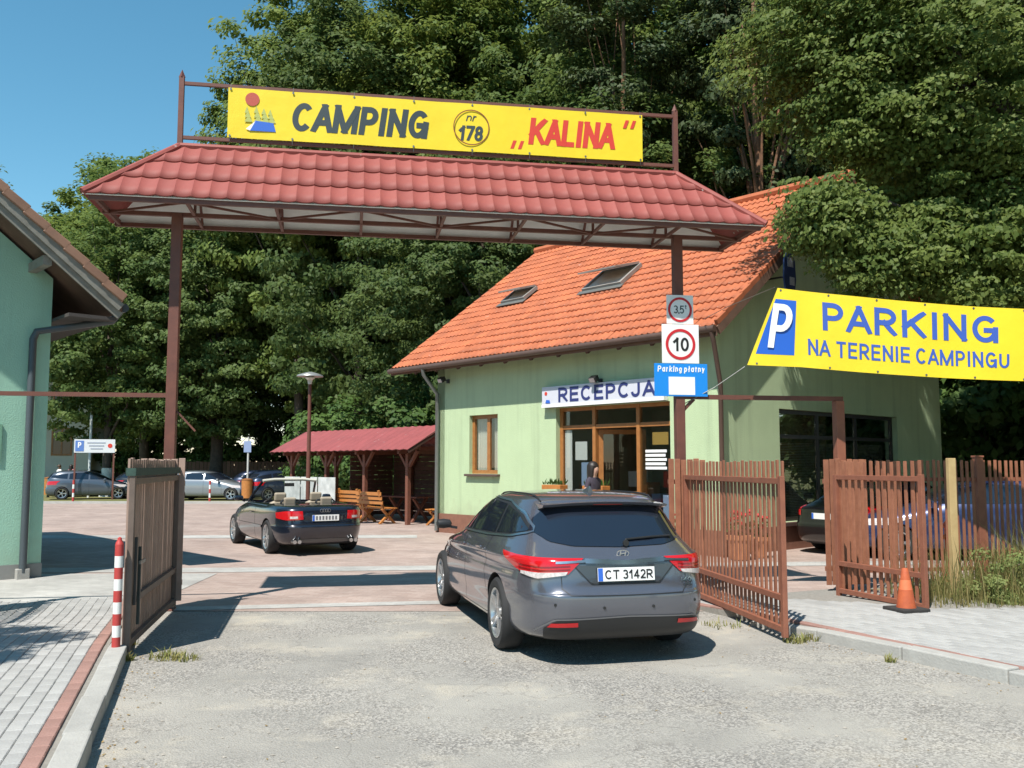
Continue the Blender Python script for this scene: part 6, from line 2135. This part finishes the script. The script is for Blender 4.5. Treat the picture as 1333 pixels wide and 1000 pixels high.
PROTO = {}
def proto(key, seed, h, cz, rad, ncl, clr, per, size, m, r0=.28, bark=BARK, gaps=.25, trunk_to=.8):
    c = np.array([0, 0, cz])
    P_ = crown_points(seed, c, rad, ncl, gaps=gaps)
    g = np.random.default_rng(seed + 5)
    CR = clr * g.uniform(.6, 1.3, ncl)
    PROTO[key] = (leaf_cloud('crown', P_, CR, per, size, m, seed + 9, c, flat=.5), limbs(P_, seed, (0, 0, 0), h, r0, 14, trunk_to, bark=bark))
proto('a', 11, 26, 15.5, (5.2, 5.2, 10.6), 640, .82, 120, .25, LEAF_A)
proto('b', 23, 26, 15.0, (5.6, 5.6, 11.0), 640, .85, 120, .25, LEAF_B)
proto('c', 37, 18, 10.5, (4.8, 4.8, 7.4), 480, .80, 115, .24, LEAF_A)
proto('d', 53, 18, 10.0, (4.6, 4.6, 7.0), 460, .80, 115, .24, LEAF_B)
proto('s', 71, 5, 2.3, (2.6, 2.0, 2.2), 70, .75, 130, .22, LEAF_S, .06)
proto('w', 91, 22, 11.0, (7.0, 6.5, 8.2), 860, .80, 115, .23, LEAF_B, .42, gaps=.15)
# pine
g_ = np.random.default_rng(5)
pp = []
for k in range(60):
    z = 11 + 12 * g_.random() ** .8; a = g_.random() * 6.28; r = (1.0 + 2.6 * (1 - abs(z - 17) / 8)) * (.35 + .65 * g_.random())
    pp.append((r * math.cos(a), r * math.sin(a), z))
pp = np.array(pp)
PROTO['p'] = (leaf_cloud('crown', pp, .95 * g_.uniform(.7, 1.3, 60), 330, .20, LEAF_P, 6, np.array([0, 0, 17.0]), flat=.45), limbs(pp, 8, (0, 0, 0), 24, .26, 26, .95, bark=PINEBARK))

def tree(key, loc, rz, s, label, group=None, name='tree', cat='tree', sz=None):
    t = thing(name, label, cat, loc, rz, group)
    cm_, tm__ = PROTO[key]
    a = obj('trunk', tm__, t); b = obj('crown', cm_, t)
    t.scale = (s, s, sz or s)
    return t
WOOD = 'tall leafy tree in the dense wood behind the courtyard'
WG = 'trees in the wood behind the courtyard'
row = [(-11.6, 50, 'a', 1.04), (-7.8, 46.5, 'b', .98), (-3.2, 45.5, 'a', 1.0), (1.4, 46, 'b', 1.03), (5.4, 43, 'a', 1.0), (9.6, 45, 'b', 1.0), (14.0, 42, 'a', 1.05), (18.5, 40, 'b', 1.0), (23.5, 38, 'a', 1.0),
       (-5.2, 55, 'a', 1.05), (-.5, 57, 'b', 1.05), (4.2, 56, 'a', 1.05), (-10.2, 62, 'b', 1.02)]
ROWL = ['tall leafy tree above the left end of the camping banner', 'tall leafy tree directly above the shelter roof', 'tall leafy tree above the word CAMPING on the banner', 'tall leafy tree above the round number on the banner',
        'tall leafy tree above the word KALINA on the banner', 'tall leafy tree behind the right banner post', 'tall leafy tree behind the ridge of the orange roof, at its right end', 'tall leafy tree glimpsed through the great right-hand crown', 'tall leafy tree at the far right edge of the wood',
        'second-row tree of the wood between the lamp post and the shelter', 'second-row tree of the wood behind the left skylight', 'second-row tree of the wood behind the tiled roof', 'second-row tree of the wood left of the lamp post']
for i, (x, y, k, s) in enumerate(row):
    tree(k, (x, y, -.05), i * 1.7, s, ROWL[i], WG, sz=s * 1.14)
BACK = 'distant tree closing the gaps far behind the wood'
for i in range(15):
    x = -52 + i * 7.2 + R.uniform(-1.5, 1.5)
    lowt = x < -13
    tree('c' if i % 2 else 'd', (x, 74 + R.uniform(-4, 4), -.05), i * 2.1, (.92 if lowt else 1.25) * R.uniform(.94, 1.06), BACK, 'trees far behind the wood')
LEFT = 'medium leafy tree in the lower tree line at the left'
for i, (x, y, k, s) in enumerate([(-38, 60, 'c', 1.25), (-33.5, 74, 'd', 1.5), (-29.5, 70, 'c', 1.42), (-25.5, 64, 'd', 1.32), (-20.0, 62, 'c', 1.24), (-44, 64, 'd', 1.4), (-15.5, 64, 'd', 1.22)]):
    tree(k, (x, y, -.05), i * 1.3 + .4, s, LEFT, 'lower trees at the left')
tree('w', (-17.0, 53.0, -.05), .6, .92, 'broad tree with thick dark trunk behind the silver hatchback')
tw_ = tree('d', (-22.3, 51.0, -.05), 2.2, .95, 'tree with white-painted lower trunk behind the information board')
q = MB(); q.lathe([(.42, 0), (.34, .4), (.31, 1.6), (.30, 1.65)], 12, caps=False); q.build('painted_trunk', mat('lime_wash', (.62, .63, .58), .9, var=.12, vscale=6), tw_, smooth=True)
tree('w', (-7.6, 57.5, -.05), 4.0, .85, 'broad low tree behind the shelter roof')
tree('p', (9.2, 33.5, -.05), .3, 1.02, 'tall pine with orange trunk rising behind the reception roof')
tree('p', (4.4, 36.0, -.05), 2.3, .98, 'dark pine behind the middle of the banner')
tree('w', (-1.2, 38.5, -.05), 1.2, .8, 'bushy tree directly behind the shelter and downpipe')
tree('w', (5.5, 39.0, -.05), 3.0, .95, 'leafy tree behind the ridge of the orange roof')
tree('a', (16.0, 30.0, -.05), 1.0, 1.0, 'tall leafy tree behind the right end of the green building')
tree('w', (21.0, 27.0, -.05), 2.0, .95, 'broad leafy tree beyond the right picket fence')
SHR = 'rounded green shrub growing along the foot of the wood'
for i, (x, y, s) in enumerate([(-7.5, 40, 1.0), (-4.4, 36.5, 1.05), (-1.5, 34.5, 1.1), (1.5, 35, 1.1), (-10.5, 62, 1.4), (-14.5, 63, 1.4), (-19, 63, 1.3), (-28, 70, 1.2), (-6.0, 61.5, 1.5), (-2.5, 61, 1.5), (2, 60, 1.5), (-24, 69, 1.2), (13.8, 27.0, 1.3), (16.8, 25.0, 1.4), (20, 24, 1.5), (14.5, 30, 1.5)]):
    tree('s', (x, y, -.05), i * 1.1, s, SHR, 'shrubs at the foot of the wood', 'shrub', 'shrub')

# unseen trees added to block sky light from the gable and give reflections
for i, (x, y, k, s) in enumerate([(15, -9, 'c', 1.1), (21, -2, 'b', .9), (27, 5, 'a', .95), (33, 12, 'b', 1.0), (24, 10, 'd', 1.0)]):
    tree(k, (x, y, -.05), i * .9, s, 'unseen tree added to block sky light from the gable', 'unseen trees blocking sky light')

tree('c', (-7.3, 5.0, -.05), .4, .40, 'young tree shading the left pavement beside the kerb')

# great beech on the right, spreading over the building
TB = np.array([13.2, 18.2, -.05])
def beech():
    g = np.random.default_rng(101)
    P_ = []
    blobs = [((10.3, 16.9, 11.0), (5.2, 4.0, 5.0), 330), ((12.6, 18.0, 8.6), (4.6, 4.2, 4.0), 200), ((9.4, 16.2, 6.6), (2.3, 1.3, 1.2), 60), ((12.0, 16.6, 6.2), (2.4, 1.8, 1.9), 80), ((5.9, 16.2, 9.4), (1.9, 1.5, 1.6), 60), ((8.0, 16.2, 7.2), (1.5, 1.1, 1.0), 36), ((5.3, 15.4, 6.1), (.6, .6, .8), 24), ((6.1, 15.5, 5.5), (.8, .6, .9), 34), ((7.3, 15.6, 5.4), (1.2, .7, .9), 48), ((8.9, 15.7, 5.2), (1.5, .8, 1.0), 60), ((10.4, 15.8, 5.2), (1.3, .8, 1.2), 44), ((6.4, 15.8, 8.0), (1.5, 1.0, 1.2), 50), ((7.0, 16.8, 10.2), (2.2, 2.0, 2.4), 110), ((13.5, 19, 14.0), (4.5, 4.5, 4.5), 110)]
    for i, (c, r, n) in enumerate(blobs):
        P_.append(crown_points(200 + i, np.array(c), r, int(n * 2.3), inner=.15, gaps=.28))
    P_ = np.concatenate(P_)
    CR = .44 * g.uniform(.6, 1.4, len(P_))
    cm_ = leaf_cloud('crown', P_, CR, 140, .10, LEAF_A, 300, np.array([10.5, 17.5, 9.5]), flat=.38, droop=.45)
    tm__ = limbs(P_[::21], 77, tuple(TB), 17, .38, 60, .85, lean=(-1.2, -.4))
    t = thing('tree', 'great leafy tree at the right, its boughs hanging over the tiled roof', 'tree', (0, 0, 0))
    obj('trunk', tm__, t); obj('crown', cm_, t)
beech()

# ================================================================== WEEDS (nobody could count them)
def blades(name, pts, hs, w, m, seed, lean=.35, label=None):
    g = np.random.default_rng(seed)
    n = len(pts)
    a = g.random(n) * 6.283
    d = np.stack([np.cos(a), np.sin(a), np.zeros(n)], 1); s = np.stack([-np.sin(a), np.cos(a), np.zeros(n)], 1)
    l = (g.random(n) * lean * hs)[:, None]
    up = np.array([0, 0, 1.0])
    h = hs[:, None]
    ww = (w * g.uniform(.6, 1.3, n))[:, None]
    V = np.stack([pts - s * ww, pts + s * ww, pts + up * h * .55 + d * l * .3 + s * ww * .8, pts + up * h * .55 + d * l * .3 - s * ww * .8, pts + up * h * .95 + d * l], 1).reshape(-1, 3)
    o5 = np.arange(n) * 5
    f = [(i, i + 1, i + 2, i + 3) for i in o5] + [(i + 3, i + 2, i + 4) for i in o5]
    me = bpy.data.meshes.new(name); me.from_pydata(V.tolist(), [], f)
    at = me.attributes.new('rnd', 'FLOAT', 'FACE'); r_ = g.random(n); at.data.foreach_set('value', np.concatenate([r_, r_]))
    me.materials.append(m)
    o = obj(name, me); o['kind'] = 'stuff'
    if label: o['label'] = label; o['category'] = 'weeds'
    return o
DRYG = leaf_mat('dry_grass_blade', (.30, .24, .10), (.13, .16, .045), .3)
GRNG = leaf_mat('weed_blade', (.13, .165, .045), (.32, .28, .11), .35)
g = np.random.default_rng(4)
n = 6500
x = 4.85 + g.random(n) ** .9 * 5.0; y = 10.62 + (x - 4.85) * .1 + g.random(n) * 1.45
hs = (.16 + .62 * g.random(n) ** 1.6) * np.clip((x - 4.6) / 1.6, .2, 1.25) * np.clip((y - 10.45) / .8, .35, 1.1)
blades('tall_weeds', np.stack([x, y, np.full(n, .045)], 1), hs, .006, GRNG, 5, .95, 'tall green and straw-coloured weeds along the right fence')
n = 1800
x = 4.75 + g.random(n) * 4.4; y = 10.55 + (x - 4.8) * .1 + g.random(n) * 1.5
blades('dry_grass', np.stack([x, y, np.full(n, .045)], 1), .2 + .75 * g.random(n) ** 2, .0045, DRYG, 6, .6, 'dry seeding grass stems in front of the picket fence')
# leafy weed clump
C = np.stack([5.2 + g.random(80) ** .8 * 4.0, 10.9 + g.random(80) * 1.1, .08 + g.random(80)], 1); C[:, 2] *= np.clip((C[:, 0] - 4.7) * .42, .12, .95); C[:, 1] = np.maximum(C[:, 1], 10.8 + C[:, 2] * .4)
me = leaf_cloud('weed_clump', C, .17 * g.uniform(.6, 1.3, 80), 170, .04, leaf_mat('weed_leaf', (.12, .17, .045), (.22, .25, .09), .35), 8, np.array([7, 11.4, 0.1]))
o = obj('weed_clump', me); o['kind'] = 'stuff'; o['label'] = 'low leafy weeds growing beneath the picket fence'; o['category'] = 'weeds'
# tufts by the kerbs and gate feet
P_ = []
for cx, cy, rr, k in ((-3.05, 8.32, .16, 110), (-2.85, 8.25, .12, 60), (-3.33, 8.2, .05, 40), (2.72, 9.05, .12, 90), (2.9, 9.15, .10, 50), (3.28, 8.15, .05, 40), (2.2, 9.9, .2, 50), (-3.6, 8.9, .06, 30), (4.6, 10.35, .15, 60)):
    for i in range(k):
        a, q_ = g.random() * 6.28, rr * math.sqrt(g.random()); P_.append((cx + q_ * math.cos(a), cy + q_ * math.sin(a), .0))
P_ = np.array(P_)
blades('kerb_weeds', P_, .02 + .07 * g.random(len(P_)), .006, GRNG, 12, 1.3, 'small weed tufts along the kerbs and gate feet')
# dead leaves and twigs blown against the kerbs
q = MB()
for k in range(420):
    w_ = R.random()
    if w_ < .4:
        t_ = R.uniform(-4.2, .4); u_ = abs(R.gauss(0, .16)) + .01; p = Vector((-3.36, 8.2, .004)) + Vector((.947, .32, 0)) * u_ + Vector((-.32, .947, 0)) * t_
    elif w_ < .75:
        t_ = R.uniform(-4.0, .8); u_ = abs(R.gauss(0, .2)) + .01; p = Vector((2.86, 9.3, .004)) - Vector((.893, .45, 0)) * u_ + Vector((-.45, .893, 0)) * t_
    else:
        p = Vector((R.uniform(-2, 3), R.uniform(5, 11), .004))
    a_ = R.uniform(0, 6.28); s_ = R.uniform(.008, .022)
    d_ = Vector((math.cos(a_), math.sin(a_), R.uniform(.1, .5))) * s_; e_ = Vector((-math.sin(a_), math.cos(a_), R.uniform(-.3, .3))) * s_ * .5
    q.add([p, p + d_ * .5 + e_, p + d_, p + d_ * .5 - e_], [(0, 1, 2, 3)])
o = q.build('leaf_litter', mat('dead_leaf', (.20, .12, .05), .9, c2=(.30, .22, .09), vscale=3)); o['kind'] = 'stuff'; o['label'] = 'dead leaves and twigs blown along the kerbs'; o['category'] = 'litter'
# pebbles and grit on the drive
q = MB()
for k in range(900):
    x, y = R.uniform(-2.4, 3.6), R.uniform(4.9, 10.5)
    s = R.choice((.005, .007, .009, .012, .016))
    v = [(x + s * R.uniform(.6, 1.2) * dx, y + s * R.uniform(.6, 1.2) * dy, dz * s * .6) for dx, dy, dz in ((1, 0, .3), (0, 1, .3), (-1, 0, .3), (0, -1, .3), (0, 0, 1.1))]
    q.add(v, [(0, 1, 4), (1, 2, 4), (2, 3, 4), (3, 0, 4)])
o = q.build('grit', mat('grit_stone', (.33, .30, .26), .95, var=.35, vscale=9)); o['kind'] = 'stuff'; o['label'] = 'loose grit and small stones scattered on the drive'; o['category'] = 'grit'
